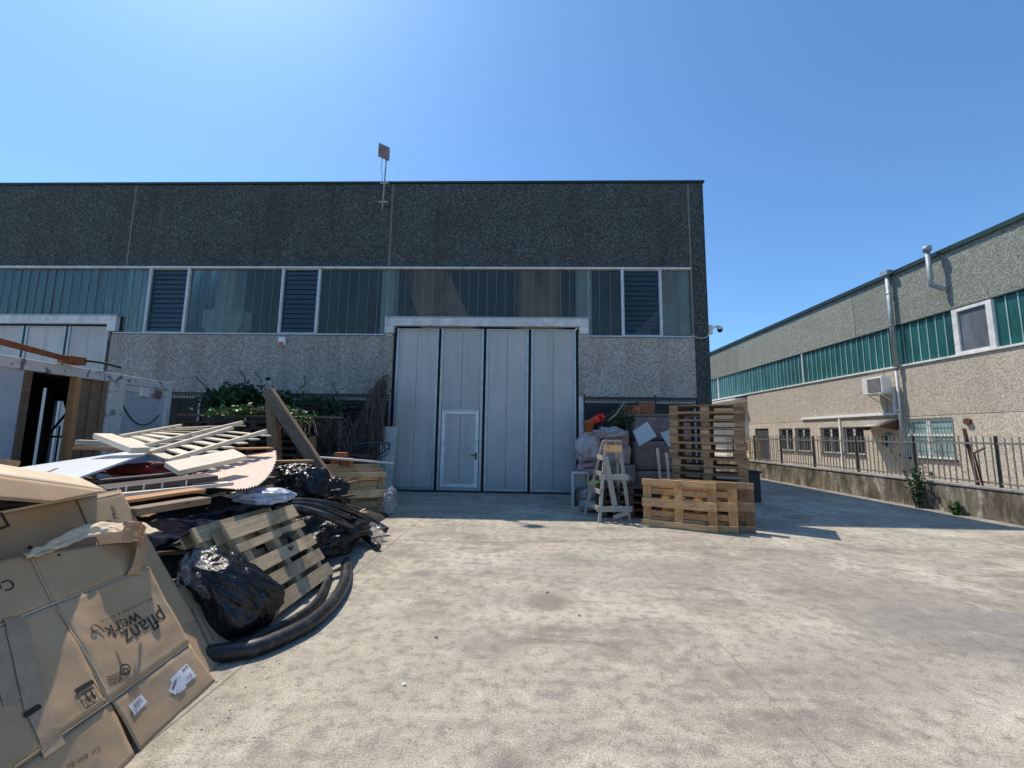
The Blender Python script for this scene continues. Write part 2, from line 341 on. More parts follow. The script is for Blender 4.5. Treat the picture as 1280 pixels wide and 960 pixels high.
# ------------------------------------------------------------------ mesh builder
class MB:
    def __init__(s): s.v = []; s.f = []; s.uv = []; s.sm = []
    def face(s, idx, uvs, smooth=False): s.f.append(idx); s.uv.append(uvs); s.sm.append(smooth)
    def obox(s, c, a, b, d, j=0.0):
        """box: centre c, half-extent vectors a (length axis), b, d"""
        c, a, b, d = V(c), V(a), V(b), V(d); n0 = len(s.v); ro = random.random() * 37
        la, lb, ld = a.length, b.length, d.length
        P = []
        for sa in (-1, 1):
            for sb in (-1, 1):
                for sd in (-1, 1):
                    k = V((random.uniform(-j, j), random.uniform(-j, j), random.uniform(-j, j))) if j else V((0, 0, 0))
                    s.v.append(c + a * sa + b * sb + d * sd + k); P.append((sa * la + ro, sb * lb, sd * ld))
        flip = a.cross(b).dot(d) < 0
        for q in ((0, 1, 3, 2), (4, 6, 7, 5), (0, 4, 5, 1), (2, 3, 7, 6), (0, 2, 6, 4), (1, 5, 7, 3)):
            if flip: q = q[::-1]
            uv = [(P[i][0], P[i][1] * 1.0 + P[i][2] * 1.0 + ro * .31) for i in q]
            s.face([n0 + i for i in q], uv)
        return s
    def box(s, x0, x1, y0, y1, z0, z1, j=0.0):
        dx, dy, dz = abs(x1 - x0) / 2, abs(y1 - y0) / 2, abs(z1 - z0) / 2
        c = ((x0 + x1) / 2, (y0 + y1) / 2, (z0 + z1) / 2)
        ax = sorted([(dx, V((dx, 0, 0))), (dy, V((0, dy, 0))), (dz, V((0, 0, dz)))], key=lambda t: -t[0])
        return s.obox(c, ax[0][1], ax[1][1], ax[2][1], j)
    def beam(s, p0, p1, w, h, up=(0, 0, 1), j=0.0):
        p0, p1 = V(p0), V(p1); d = p1 - p0; up = V(up)
        sd = d.cross(up)
        if sd.length < 1e-6: sd = d.cross(V((0, 1, 0)))
        sd.normalize(); u = sd.cross(d).normalized()
        return s.obox((p0 + p1) / 2, d / 2, sd * w / 2, u * h / 2, j)
    def tube(s, pts, r, n=8, cap=True, smooth=True):
        pts = [V(p) for p in pts]; n0 = len(s.v); L = len(pts)
        prev = None; dist = 0
        for i, p in enumerate(pts):
            t = (pts[min(i + 1, L - 1)] - pts[max(i - 1, 0)]).normalized()
            if prev is None:
                a = t.cross(V((0, 0, 1)))
                if a.length < .1: a = t.cross(V((0, 1, 0)))
            else: a = prev - t * prev.dot(t)
            a.normalize(); prev = a; b = t.cross(a)
            rr = r[i] if hasattr(r, '__len__') else r
            for k in range(n):
                an = 2 * math.pi * k / n; s.v.append(p + (a * math.cos(an) + b * math.sin(an)) * rr)
        for i in range(L - 1):
            l1 = dist + (pts[i + 1] - pts[i]).length
            for k in range(n):
                k2 = (k + 1) % n
                s.face([n0 + i * n + k, n0 + i * n + k2, n0 + (i + 1) * n + k2, n0 + (i + 1) * n + k],
                       [(dist, k / n * .2), (dist, (k + 1) / n * .2), (l1, (k + 1) / n * .2), (l1, k / n * .2)], smooth)
            dist = l1
        if cap:
            s.face([n0 + k for k in range(n)][::-1], [(0, 0)] * n); e = n0 + (L - 1) * n
            s.face([e + k for k in range(n)], [(0, 0)] * n)
        return s
    def slab(s, poly, th, n=None):
        """flat or bent polygon (list of points) given thickness th downwards along -n"""
        poly = [V(p) for p in poly]; k = len(poly)
        if n is None:
            n = V((0, 0, 0))
            for i in range(k): n += (poly[i] - poly[0]).cross(poly[(i + 1) % k] - poly[0])
            n.normalize()
            if n.z < 0: poly = poly[::-1]; n = -n
        e = (poly[1] - poly[0]).normalized()
        best = max(range(k), key=lambda i: (poly[(i + 1) % k] - poly[i]).length); e = (poly[(best + 1) % k] - poly[best]).normalized(); g = n.cross(e)
        n0 = len(s.v)
        for p in poly: s.v.append(p)
        for p in poly: s.v.append(p - n * th)
        U = [(p.dot(e), p.dot(g)) for p in poly]
        s.face([n0 + i for i in range(k)], U); s.face([n0 + k + i for i in range(k)][::-1], U[::-1])
        for i in range(k):
            j2 = (i + 1) % k
            s.face([n0 + i, n0 + k + i, n0 + k + j2, n0 + j2], [U[i], (U[i][0], U[i][1] + th), (U[j2][0], U[j2][1] + th), U[j2]])
        return s
    def grid(s, fn, nu, nv, smooth=True, wrap=False):
        n0 = len(s.v)
        for j in range(nv + 1):
            for i in range(nu + 1): s.v.append(V(fn(i / nu, j / nv)))
        for j in range(nv):
            for i in range(nu):
                a = n0 + j * (nu + 1) + i
                s.face([a, a + 1, a + nu + 2, a + nu + 1], [(i / nu, j / nv), ((i + 1) / nu, j / nv), ((i + 1) / nu, (j + 1) / nv), (i / nu, (j + 1) / nv)], smooth)
        return s
    def leaf(s, p, size, nrm=None):
        a = V((random.uniform(-1, 1), random.uniform(-1, 1), random.uniform(-.6, .6))).normalized()
        b = a.cross(V((random.uniform(-1, 1), random.uniform(-1, 1), random.uniform(-.3, 1)))).normalized()
        p = V(p); n0 = len(s.v); h = size
        s.v += [p - a * h * .5, p + b * h * .32, p + a * h * .6, p - b * h * .32]
        s.face([n0, n0 + 1, n0 + 2, n0 + 3], [(0, 0)] * 4)
        return s
    def cyl(s, p0, p1, r, n=16, smooth=True): return s.tube([p0, p1], r, n, True, smooth)
    def build(s, name, mat, parent=None, bevel=0.0, loc=None, solid=0.0):
        off = V((0, 0, 0))
        if parent is not None and loc is None: off = parent_world(parent)
        if loc is not None: off = V(loc)
        me = bpy.data.meshes.new(name)
        me.from_pydata([tuple(v - off) for v in s.v], [], s.f)
        ul = me.uv_layers.new(name='UVMap')
        k = 0
        for uvs in s.uv:
            for u in uvs: ul.data[k].uv = u; k += 1
        me.polygons.foreach_set('use_smooth', s.sm)
        me.materials.append(M[mat] if isinstance(mat, str) else mat)
        me.update()
        o = bpy.data.objects.new(name, me); col.objects.link(o)
        if parent is not None: o.parent = parent
        elif loc is not None: o.location = loc
        if bevel:
            b = o.modifiers.new('bevel', 'BEVEL'); b.width = bevel; b.segments = 2; b.limit_method = 'ANGLE'; b.angle_limit = rad(40)
        if solid:
            b = o.modifiers.new('solid', 'SOLIDIFY'); b.thickness = solid; b.offset = -1
        return o
def parent_world(p):
    v = V((0, 0, 0))
    while p is not None: v += V(p.location); p = p.parent
    return v
def tag(o, label, cat, group=None, kind=None):
    if label: o['label'] = label
    if cat: o['category'] = cat
    if group: o['group'] = group
    if kind: o['kind'] = kind
    return o
def thing(name, loc, label, cat, group=None):
    o = bpy.data.objects.new(name, None); o.empty_display_size = .2; col.objects.link(o); o.location = loc
    return tag(o, label, cat, group)
def solo(mb, name, mat, loc, label, cat, group=None, **k):
    o = mb.build(name, mat, None, loc=loc, **k); return tag(o, label, cat, group)
def copy_tree(o, parent=None):
    c = o.copy(); col.objects.link(c); c.parent = parent
    for ch in list(o.children): copy_tree(ch, c)
    return c
def structure(o): o['kind'] = 'structure'; return o
def catenary(p0, p1, sag, n=14, wob=0):
    p0, p1 = V(p0), V(p1)
    return [p0.lerp(p1, i / n) + V((random.uniform(-wob, wob), random.uniform(-wob, wob), -sag * 4 * (i / n) * (1 - i / n))) for i in range(n + 1)]
def smooth_path(pts, n=8):
    pts = [V(p) for p in pts]; out = []
    P = [pts[0] * 2 - pts[1]] + pts + [pts[-1] * 2 - pts[-2]]
    for i in range(1, len(P) - 2):
        p0, p1, p2, p3 = P[i - 1:i + 3]
        for k in range(n):
            t = k / n
            out.append(.5 * ((2 * p1) + (p2 - p0) * t + (2 * p0 - 5 * p1 + 4 * p2 - p3) * t * t + (3 * p1 - p0 - 3 * p2 + p3) * t ** 3))
    out.append(pts[-1]); return out
ORD = ['topmost', 'second', 'third', 'fourth', 'fifth', 'sixth', 'seventh', 'eighth', 'ninth', 'tenth', 'eleventh', 'twelfth', 'thirteenth', 'fourteenth', 'fifteenth']

# ------------------------------------------------------------------ ground
g = MB(); g.slab([(-1200, -1200, 0), (1200, -1200, 0), (1200, 1200, 0), (-1200, 1200, 0)], .3, V((0, 0, 1)))
structure(g.build('ground', 'ground'))
g = MB(); g.slab([(9.36, -20, .30), (60, -20, .30), (60, 80, .30), (9.36, 80, .30)], .29, V((0, 0, 1)))
structure(g.build('neighbouring_yard', 'soil'))

# ------------------------------------------------------------------ main warehouse
FY = 11.40
wh = thing('warehouse', (0, FY, 0), 'large warehouse clad in dark green pebbledash over pale pebbledash with tall folding door', 'warehouse')
def wpart(name, mat, boxes, parent=None, **k):
    m = MB()
    for b in boxes: m.box(*b)
    return m.build(name, mat, parent or wh, **k)
for x0, x1 in ((-19.4, -11.69), (-11.63, -3.95), (-3.89, 4.60)):
    wpart('upper_panel', 'agg_dark', [(x0, x1, FY, FY + .2, 6.27, 8.80)], bevel=.012)
for x in (-11.66, -3.92, 4.63):
    wpart('panel_joint', 'joint', [(x - .03, x + .03, FY + .012, FY + .1, 6.27 if x < 4 else 2.6, 8.80)])
wpart('roof_flashing', 'cap', [(-19.4, 5.09, FY - .04, FY + .26, 8.803, 8.87)], bevel=.01)
wpart('corner_pillar', 'agg_dark', [(4.66, 5.05, FY - .003, FY + .3, 0, 8.80)], bevel=.012)
wpart('side_wall', 'agg_dark', [(4.85, 5.049, FY + .302, 41, 0, 8.80)]); wpart('side_wall', 'agg_dark', [(-19.4, -19.2, FY + .2, 41, 0, 8.8)])
wpart('back_wall', 'interior', [(-19.2, 4.85, 40.8, 41, 0, 8.8)])
wpart('roof', 'interior', [(-19.2, 4.849, FY + .201, 13.3, 8.45, 8.6), (-19.2, 4.849, 15.6, 40.8, 8.45, 8.6)])  # unseen roof, strip left open so sun lights the interior
for x0, x1 in ((-11.83, -3.68), (1.48, 4.655)):
    wpart('lower_panel', 'agg_light', [(x0, x1, FY, FY + .2, 2.60, 4.255)], bevel=.01)
    wpart('plinth', 'conc', [(x0, x1, FY, FY + .2, 0, .85)])
    wpart('lintel', 'conc', [(x0, x1, FY + .03, FY + .2, 2.50, 2.597)])
wpart('door_jamb', 'trim', [(1.48, 1.60, FY - .02, FY + .2, .85, 2.6)])
wpart('interior_pillar', 'pillar', [(-11.63, -11.15, FY + .10, FY + .5, 4.2, 8.4)])
wpart('interior_pillar', 'pillar', [(-4.12, -3.75, FY + .10, FY + .5, 4.2, 8.4)])
wpart('interior_pillar', 'pillar', [(1.47, 1.87, FY + .10, FY + .5, 4.2, 8.4)])
wpart('interior_pillar', 'pillar', [(4.30, 4.62, FY + .10, FY + .5, 4.2, 8.4)])
m = MB(); m.box(-8.98, -8.48, FY + .13, FY + .65, 3.0, 8.4)
for sx in (-1, 1):
    cx = -8.73
    m.slab([(cx + sx * .25, FY + .12, 4.2), (cx + sx * .25, FY + .12, 5.02), (cx + sx * .58, FY + .12, 5.02), (cx + sx * .58, FY + .12, 4.55), (cx + sx * .35, FY + .12, 4.2)], .4, V((0, -1, 0)))
m.build('interior_pillar', 'pillar', wh)
def m_trans(name, c):
    t = NT(name); t.n.remove(t.b); tl = t.n.new('ShaderNodeBsdfTranslucent'); tl.inputs[0].default_value = (*c, 1)
    df = t.n.new('ShaderNodeBsdfDiffuse'); df.inputs[0].default_value = (*c, 1); mx = t.n.new('ShaderNodeMixShader'); mx.inputs[0].default_value = .5
    t.link(tl.outputs[0], mx.inputs[1]); t.link(df.outputs[0], mx.inputs[2])
    tr = t.n.new('ShaderNodeBsdfTransparent'); m2 = t.n.new('ShaderNodeMixShader'); gx = t.n.new('ShaderNodeSeparateXYZ'); t.link(t.tc.outputs['Generated'], gx.inputs[0])
    g1_ = t.math('MULTIPLY', t.math('MULTIPLY', gx.outputs[0], t.math('SUBTRACT', 1.0, gx.outputs[0])), 4.0)
    fac_ = t.math('MULTIPLY', t.math('POWER', g1_, 1.6), t.ramp(t.noise(t.mapping(), 1.4, 3), [(.3, .45), (.6, 1.0)]))
    t.link(fac_, m2.inputs[0]); t.link(tr.outputs[0], m2.inputs[1]); t.link(mx.outputs[0], m2.inputs[2]); t.link(m2.outputs[0], t.out.inputs[0]); return t.m
M['reflect_tan'] = m_trans('tan stand-in for warm reflections', (.34, .27, .18)); M['reflect_pale'] = m_trans('pale stand-in for glass brightness', (.55, .62, .62))  # sheets added inside imitate warm reflections and bright patches in the glass
m = MB(); m.slab([(-4.0, 13.0, 6.9), (-2.6, 13.0, 6.9), (-1.2, 13.0, 4.0), (-3.0, 13.0, 4.0)], .01, V((0, -1, 0))); m.build('bright_patch_sheet', 'reflect_tan', wh)
m = MB(); m.slab([(-.4, 13.0, 7.2), (1.3, 13.0, 7.2), (1.3, 13.0, 4.0), (-.4, 13.0, 4.0)], .01, V((0, -1, 0))); m.build('bright_patch_sheet', 'reflect_tan', wh)
m = MB(); m.slab([(2.6, 12.9, 4.0), (4.6, 12.9, 4.0), (4.6, 12.9, 5.9)], .01, V((0, -1, 0))); m.build('bright_patch_sheet', 'reflect_pale', wh)
m = MB(); m.slab([(3.35, FY + .3, 4.2), (4.3, FY + .3, 4.2), (4.3, FY + .3, 5.2), (4.0, FY + .3, 5.25)], .1, V((0, -1, 0)))
m.build('bright_triangle', 'pillar', wh)  # added pale slab for the bright triangle at the right end
# trims of the glass band
wpart('window_head', 'trim', [(-19.4, 4.62, FY - .03, FY + .14, 6.21, 6.262)])
wpart('window_sill', 'alu', [(-11.78, -3.93, FY - .03, FY + .14, 4.262, 4.30), (1.76, 4.64, FY - .03, FY + .14, 4.262, 4.30)])
def glass_run(x0, x1, z0, z1, mat='glass', step=.262):
    n = max(1, round((x1 - x0) / step)); w = (x1 - x0) / n
    m = MB(); r = MB()
    for i in range(n):
        a = x0 + i * w; b = a + w; t = random.uniform(-.004, .004)
        m.obox(((a + b) / 2, FY + .07, (z0 + z1) / 2), V((0, 0, (z1 - z0) / 2)), V((w / 2 - .004, t, 0)), V((0, .003, 0)))
        r.box(b - .005, b + .005, FY + .052, FY + .062, z0, z1)
    gpart = m.build('glazing', mat, wh); r.build('glazing_rib', 'rib', gpart, loc=wh.location)
    return gpart
def louvre(x0, x1, z0, z1):
    f = wpart('louvre_window', 'alu', [(x0, x0 + .035, FY, FY + .12, z0, z1), (x1 - .035, x1, FY, FY + .12, z0, z1), (x0 + .035, x1 - .035, FY + .01, FY + .11, z0, z0 + .03), (x0 + .035, x1 - .035, FY + .01, FY + .11, z1 - .03, z1)])
    n = 13; m = MB(); e = MB(); h = (z1 - z0 - .06) / n
    for i in range(n):
        zc = z0 + .03 + h * (i + .5)
        m.obox(((x0 + x1) / 2, FY + .065, zc), V(((x1 - x0) / 2 - .037, 0, 0)), V((0, .012, h * .5)), V((0, .003, -.001)))
        e.box(x0 + .037, x1 - .037, FY + .044, FY + .050, zc - h * .5 - .003, zc - h * .5 + .004)
    m.build('slats', 'louvre', f, loc=wh.location); e.build('slat_edges', 'black_metal', f, loc=wh.location)
def mullion(x): wpart('mullion', 'trim', [(x - .022, x + .022, FY - .01, FY + .13, 4.30, 6.21)])
glass_run(-19.3, -11.72, 4.78, 6.21)
glass_run(-11.72, -10.91, 4.30, 6.21); mullion(-10.89); louvre(-10.868, -9.762, 4.301, 6.209); mullion(-9.74)
glass_run(-9.718, -7.002, 4.30, 6.21); mullion(-6.98); louvre(-6.958, -5.922, 4.301, 6.209); mullion(-5.90)
glass_run(-5.878, -3.94, 4.30, 6.21)
glass_run(-3.93, 1.76, 4.79, 6.21)
glass_run(1.78, 2.678, 4.30, 6.21); mullion(2.70); louvre(2.722, 3.748, 4.301, 6.209); mullion(3.77)
glass_run(3.792, 4.61, 4.30, 6.21)
# low barred windows
def low_window(x0, x1):
    f = wpart('low_window', 'pane_black', [(x0, x1, FY + .14, FY + .15, .85, 2.5)])
    m = MB()
    n = int((x1 - x0) / 1.25)
    for i in range(n + 1):
        x = x0 + (x1 - x0) * i / n; m.box(x - .025, x + .025, FY + .08, FY + .135, .85, 2.5)
    m.box(x0, x1, FY + .085, FY + .13, 2.44, 2.499); m.build('frame', 'alu', f, loc=wh.location)
    m = MB(); k = int((x1 - x0) / .09)
    for i in range(k + 1):
        x = x0 + (x1 - x0) * i / k; m.box(x - .005, x + .005, FY - .03, FY - .02, .8, 2.56)
    for z in [.8 + .11 * i for i in range(17)]: m.box(x0, x1, FY - .042, FY - .031, z - .005, z + .005)
    m.box(x0, x1, FY - .06, FY - .043, 2.54, 2.6)
    for i in range(int((x1 - x0) / 1.9) + 1): m.box(x0 + 1.9 * i - .02, x0 + 1.9 * i + .02, FY - .075, FY - .061, .7, 2.66)
    m.build('grille', 'black_metal', f, loc=wh.location)
low_window(-11.8, -3.72); low_window(1.62, 4.62)
# ---- folding doors
def folding_door(xs, zt, wicket=None, handle=True):
    x0, x1 = xs[0], xs[-1]
    fr = wpart('folding_door', 'black', [(x0, x1, FY + .17, FY + .19, .02, zt)])
    tr = wpart('door_surround', 'trim', [(x0 - .28, x1 + .30, FY - .09, FY + .04, zt + .03, zt + .26), (x0 - .28, x0 - .02, FY - .088, FY + .04, zt - .18, zt + .03), (x1 + .05, x1 + .30, FY - .088, FY + .04, zt - .18, zt + .03)], bevel=.008)
    wpart('surround_drip', 'alu', [(x0 - .30, x1 + .32, FY - .11, FY + .04, zt + .262, zt + .285)], tr, loc=wh.location)
    wpart('threshold', 'black', [(x0, x1, FY + .0, FY + .16, .004, .03)], fr, loc=wh.location)
    for i in range(len(xs) - 1):
        a, b = xs[i] + .035, xs[i + 1] - .035; e = .075
        m = MB(); yy = FY + .08
        hole = wicket if (wicket and i == 1) else None
        mid = (a + b) / 2
        for p, q in ((a + e, mid - .004), (mid + .004, b - e)):
            m.box(p, q, yy, yy + .05, (2.24 if hole else .12), zt - .06)
        m.build('door_leaf', 'door', fr, loc=wh.location, bevel=.004)
        m = MB()
        m.box(a, a + e - .003, yy - .02, yy + .05, .035, zt - .01); m.box(b - e + .003, b, yy - .02, yy + .05, .035, zt - .01)
        m.box(a + e, b - e, yy - .012, yy + .05, zt - .058, zt - .012)
        m.box(a + e, b - e, yy - .012, yy + .05, .037, .118)
        if hole: m.box(a + e, b - e, yy - .012, yy + .05, 2.19, 2.238)
        m.build('leaf_frame', 'alu', fr, loc=wh.location, bevel=.004)
        if hole:
            h0, h1 = a + e + .015, b - e - .015
            m = MB(); w = .10
            m.box(h0, h0 + w, yy - .03, yy + .03, .125, 2.185); m.box(h1 - w, h1, yy - .03, yy + .03, .125, 2.185)
            m.box(h0 + w, h1 - w, yy - .029, yy + .03, 2.085, 2.185); m.box(h0 + w, h1 - w, yy - .029, yy + .03, .125, .225)
            m.build('wicket_frame', 'white', fr, loc=wh.location, bevel=.004)
            m = MB(); mid = (h0 + h1) / 2
            m.box(h0 + w + .002, mid - .004, yy - .005, yy + .03, .227, 2.083); m.box(mid + .004, h1 - w - .002, yy - .005, yy + .03, .227, 2.083)
            m.build('wicket_door', 'door', fr, loc=wh.location)
            m = MB(); hx = h1 - w * .55
            m.box(hx - .022, hx + .022, yy - .04, yy - .03, .86, 1.06); m.cyl((hx, yy - .04, .99), (hx, yy - .085, .99), .011); m.cyl((hx + .01, yy - .085, .99), (hx - .14, yy - .085, .985), .012)
            m.cyl((hx, yy - .04, .90), (hx, yy - .05, .90), .016)
            m.build('handle', 'black', fr, loc=wh.location)
folding_door([-3.64, -2.38, -1.11, .14, 1.45], 4.50, True)
folding_door([-18.3, -17.03, -15.76, -14.49, -13.22, -11.95], 4.50)
wpart('joint_filler', 'black', [(-3.68, -3.642, FY + .05, FY + .2, 0, 4.5)]); wpart('joint_filler', 'black', [(1.452, 1.48, FY + .05, FY + .2, 0, 4.5)])
# sun/shade: pier between far door and panel
# mounted items
p = at_y(354, 427, FY)
al = thing('alarm_siren', (p.x, FY, p.z), 'small white alarm siren box under the ribbon window', 'alarm')
MB().box(p.x - .10, p.x + .10, FY - .09, FY, p.z - .12, p.z + .12).build('housing', 'white', al, bevel=.02)
MB().box(p.x - .06, p.x + .06, FY - .13, FY - .091, p.z - .11, p.z - .03).build('lamp', 'terracotta', al, bevel=.01)
# roof antenna
b0 = at_y(478, 262, FY - .15); t0 = at_y(484, 184, FY - .15)
an = thing('antenna_mast', b0, 'thin steel antenna mast with small square panel antenna above the roof edge', 'antenna')
MB().tube([b0, b0 + (t0 - b0) * .45, t0], .022, 8).build('mast', 'galv', an)
for k in (.12, .42):
    q = b0 + (t0 - b0) * k
    MB().box(q.x - .12, q.x + .12, FY - .17, FY, q.z - .025, q.z + .025).build('bracket', 'galv', an)
q = at_y(480, 190, FY - .2)
MB().obox(q, V((.15, .05, -.045)), V((0, 0, .20)), V((-.01, .03, 0))).build('panel_antenna', 'wrap', an, bevel=.01)
MB().obox(q + V((.10, .06, -.02)), V((.04, .01, 0)), V((0, 0, .10)), V((0, .02, 0))).build('clamp', 'rust', an)
MB().tube(smooth_path([q + V((-.05, .05, -.15)), q + V((-.07, .03, -.5)), q + V((-.02, .03, -.75)), q + V((-.09, .1, -1.05))]), .007, 5).build('cable', 'black', an)
# cctv
q = at_y(890, 411, FY)
cc = thing('security_camera', (5.05, FY, q.z), 'white dome security camera on bracket at the building corner', 'camera')
MB().box(5.052, 5.17, FY + .02, FY + .14, q.z - .13, q.z + .12).build('junction_box', 'trim', cc, bevel=.015)
MB().tube(smooth_path([(5.17, FY + .08, q.z + .03), (5.30, FY + .06, q.z + .09), (5.36, FY + .05, q.z + .07)]), .022, 8).build('arm', 'trim', cc)
m = MB(); cx, cz = 5.37, q.z + .0
m.tube([(cx, FY + .05, cz + .085), (cx, FY + .05, cz + .06), (cx, FY + .05, cz), (cx, FY + .05, cz - .01)], [.03, .07, .085, .08], 20)
m.build('housing', 'trim', cc)
m = MB(); m.tube([(cx, FY + .05, cz - .012), (cx, FY + .05, cz - .05), (cx, FY + .05, cz - .08), (cx, FY + .05, cz - .092)], [.072, .062, .035, .006], 20); m.build('dome', 'black', cc)
MB().tube(smooth_path([(4.55, FY - .05, 4.33), (4.75, FY - .05, 4.24), (4.95, FY - .04, 4.27), (5.06, FY - .02, 4.42)]), .010, 6).build('cable', 'trim', cc)

# ------------------------------------------------------------------ right hand warehouse
RX = 13.5
rh = thing('warehouse', (RX, 12, 0), 'neighbouring low warehouse with teal ribbon window and sand pebbledash behind the fence', 'warehouse')
def rpart(name, mat, boxes, parent=None, **k):
    m = MB()
    for b in boxes: m.box(*b)
    return m.build(name, mat, parent or rh, loc=(rh.location if parent else None), **k)
def RYp(px, py): return at_x(px, py, RX)
J = [1.0, 10.6, 17.15, 26.6, 48]
for a, b in zip(J[:-1], J[1:]):
    rpart('upper_panel', 'agg_green', [(RX, RX + .2, a + .012, b - .012, 5.70, 7.60)])
rpart('lower_panel', 'agg_sand', [(RX, RX + .2, 1.0, 25.7, 2.385, 4.16)])
yj = RYp(1108, 500).y
# ground storey pieces around the openings
W = {}
def opening(k, px0, px1, pyt, pyb):
    ya = RYp(px1, (pyt + pyb) / 2).y; yb = RYp(px0, (pyt + pyb) / 2).y
    zt = (RYp(px0, pyt).z + RYp(px1, pyt - (px1 - px0) * .05).z) / 2
    zb = RYp(px0, pyb).z
    W[k] = (ya, yb, zb, zt)
opening('big', 1131, 1193, 524, 571); opening('w4', 1055, 1080, 534, 567); opening('w3', 1027, 1050, 535, 565)
opening('w2', 995, 1013, 536, 563); opening('w1', 975, 991, 536, 562); opening('door', 945, 962, 542, 580)
W['w3'] = (W['w3'][0], W['w3'][1], W['w4'][2], W['w4'][3]); W['w2'] = (*W['w2'][:2], W['w4'][2], W['w4'][3]); W['w1'] = (*W['w1'][:2], W['w4'][2], W['w4'][3])
W['door'] = (*W['door'][:2], .32, 2.1)
ys = [1.0]
boxes = []
cur = 1.0
for k in ('big', 'w4', 'w3', 'w2', 'w1', 'door'):
    ya, yb, zb, zt = W[k]
    boxes.append((RX, RX + .2, cur, ya, .3, 2.37)); boxes.append((RX, RX + .2, ya, yb, zt, 2.37))
    if zb > .35: boxes.append((RX, RX + .2, ya, yb, .3, zb))
    cur = yb
boxes.append((RX, RX + .2, cur, 25.7, .3, 2.37))
rpart('ground_floor_wall', 'agg_sand', boxes)
rpart('panel_joint', 'dark_joint', [(RX + .02, RX + .1, 1.0, 25.7, 2.36, 2.39)] + [(RX + .02, RX + .1, y - .02, y + .02, 5.7, 7.6) for y in J[1:-1]] + [(RX - .002, RX + .1, yj - .012, yj + .012, 2.39, 4.16)])
rpart('roof_flashing', 'cap', [(RX - .06, RX + .3, 1.0, 48, 7.603, 7.68)])
rpart('eaves_gutter', 'cap', [(RX - .08, RX - .061, 1.0, 48, 7.56, 7.70)])
rpart('window_sill', 'white', [(RX - .05, RX + .15, 1.0, 48, 4.165, 4.225)])
rpart('window_head', 'cap', [(RX - .01, RX + .15, 1.0, 48, 5.655, 5.697)])
rpart('inner_wall', 'interior', [(RX + .8, RX + .9, 1, 48, .3, 7.6), (RX + .2, RX + .8, 1, 48, 7.4, 7.55), (RX + .2, RX + .8, 1, 48, 4.0, 4.1)])
rpart('recessed_wall', 'plastercream', [(RX + .79, RX + .795, 25.7, 48, .3, 4.0), (RX + .2, RX + .8, 25.65, 25.70, .3, 4.0)])
rpart('canopy', 'white', [(RX - .6, RX + .7, 26.0, 40, 3.86, 3.98)])
def rglass(y0, y1, step=.30):
    n = max(1, round((y1 - y0) / step)); w = (y1 - y0) / n; m = MB(); r = MB()
    for i in range(n):
        a = y0 + i * w; t = random.uniform(-.008, .008)
        m.obox((RX + .07, a + w / 2, 4.94), V((0, 0, .715)), V((t, w / 2 - .004, 0)), V((.003, 0, 0)))
        r.box(RX + .045, RX + .06, a + w - .014, a + w + .014, 4.225, 5.655)
    gp = m.build('glazing', 'teal', rh); r.build('glazing_rib', 'teal_pale', gp, loc=rh.location)
ya, yb = RYp(1240, 405).y, RYp(1194, 410).y
ym = RYp(1003, 460).y; y9 = RYp(898, 490).y
rglass(1.0, ya - .06); rglass(yb + .06, ym - .03); rglass(ym + .03, 48)
f = rpart('framed_window', 'white', [(RX - .02, RX + .12, ya - .055, ya + .10, 4.226, 5.654), (RX - .02, RX + .12, yb - .10, yb + .055, 4.226, 5.654), (RX - .019, RX + .12, ya + .10, yb - .10, 5.56, 5.654), (RX - .019, RX + .12, ya + .10, yb - .10, 4.226, 4.30)])
rpart('pane', 'pane', [(RX + .04, RX + .05, ya + .10, yb - .10, 4.30, 5.56)], f)
rpart('mullion', 'white', [(RX - .01, RX + .1, ym - .028, ym + .028, 4.226, 5.654)])
rpart('mullion', 'white', [(RX - .01, RX + .1, y9 - .05, y9 + .05, 4.226, 5.654)])
def rwindow(k, pane, leaves=2, bars=True, gap=.0):
    ya, yb, zb, zt = W[k]; w = .06
    m = MB()
    m.box(RX + .05, RX + .11, ya, ya + w, zb, zt); m.box(RX + .05, RX + .11, yb - w, yb, zb, zt)
    m.box(RX + .051, RX + .11, ya + w, yb - w, zt - w, zt); m.box(RX + .051, RX + .11, ya + w, yb - w, zb, zb + w)
    mid = (ya + yb) / 2
    m.box(RX + .045, RX + .11, mid - .055, mid + .055, zb + w, zt - w)
    if k == 'big': m.box(RX + .052, RX + .11, ya + w, yb - w, zb + .55 * (zt - zb), zb + .6 * (zt - zb))
    f = m.build('barred_window', 'pvc', rh)
    rpart('pane', pane, [(RX + .085, RX + .09, ya + w, mid - .055, zb + w, zt - w), (RX + .085, RX + .09, mid + .055, yb - w, zb + w, zt - w)], f)
    rpart('sill', 'dark_joint', [(RX - .06, RX + .05, ya - .06, yb + .06, zb - .07, zb - .002)], f)
    m = MB(); n = int((yb - ya) / .115)
    for i in range(n + 1):
        y = ya + (yb - ya) * i / n; m.box(RX - .022, RX - .010, y - .007, y + .007, zb + .02, zt - .01)
    for s in (.06, .35, .62, .93): m.box(RX - .03, RX - .0225, ya - .01, yb + .01, zb + (zt - zb) * s - .012, zb + (zt - zb) * s + .012)
    m.build('bars', 'black_metal' if k != 'big' else 'galv', f, loc=rh.location)
rwindow('big', 'teal_pale'); rwindow('w4', 'pane_dark'); rwindow('w3', 'pane_dark'); rwindow('w2', 'pane_dark'); rwindow('w1', 'pane_dark')
ya, yb, zb, zt = W['door']
d = rpart('door', 'black_metal', [(RX + .08, RX + .12, ya + .03, yb - .03, zb, zt - .45)])
rpart('shutter_box', 'dark_joint', [(RX + .05, RX + .15, ya + .001, yb - .001, zt - .44, zt - .01)], d)
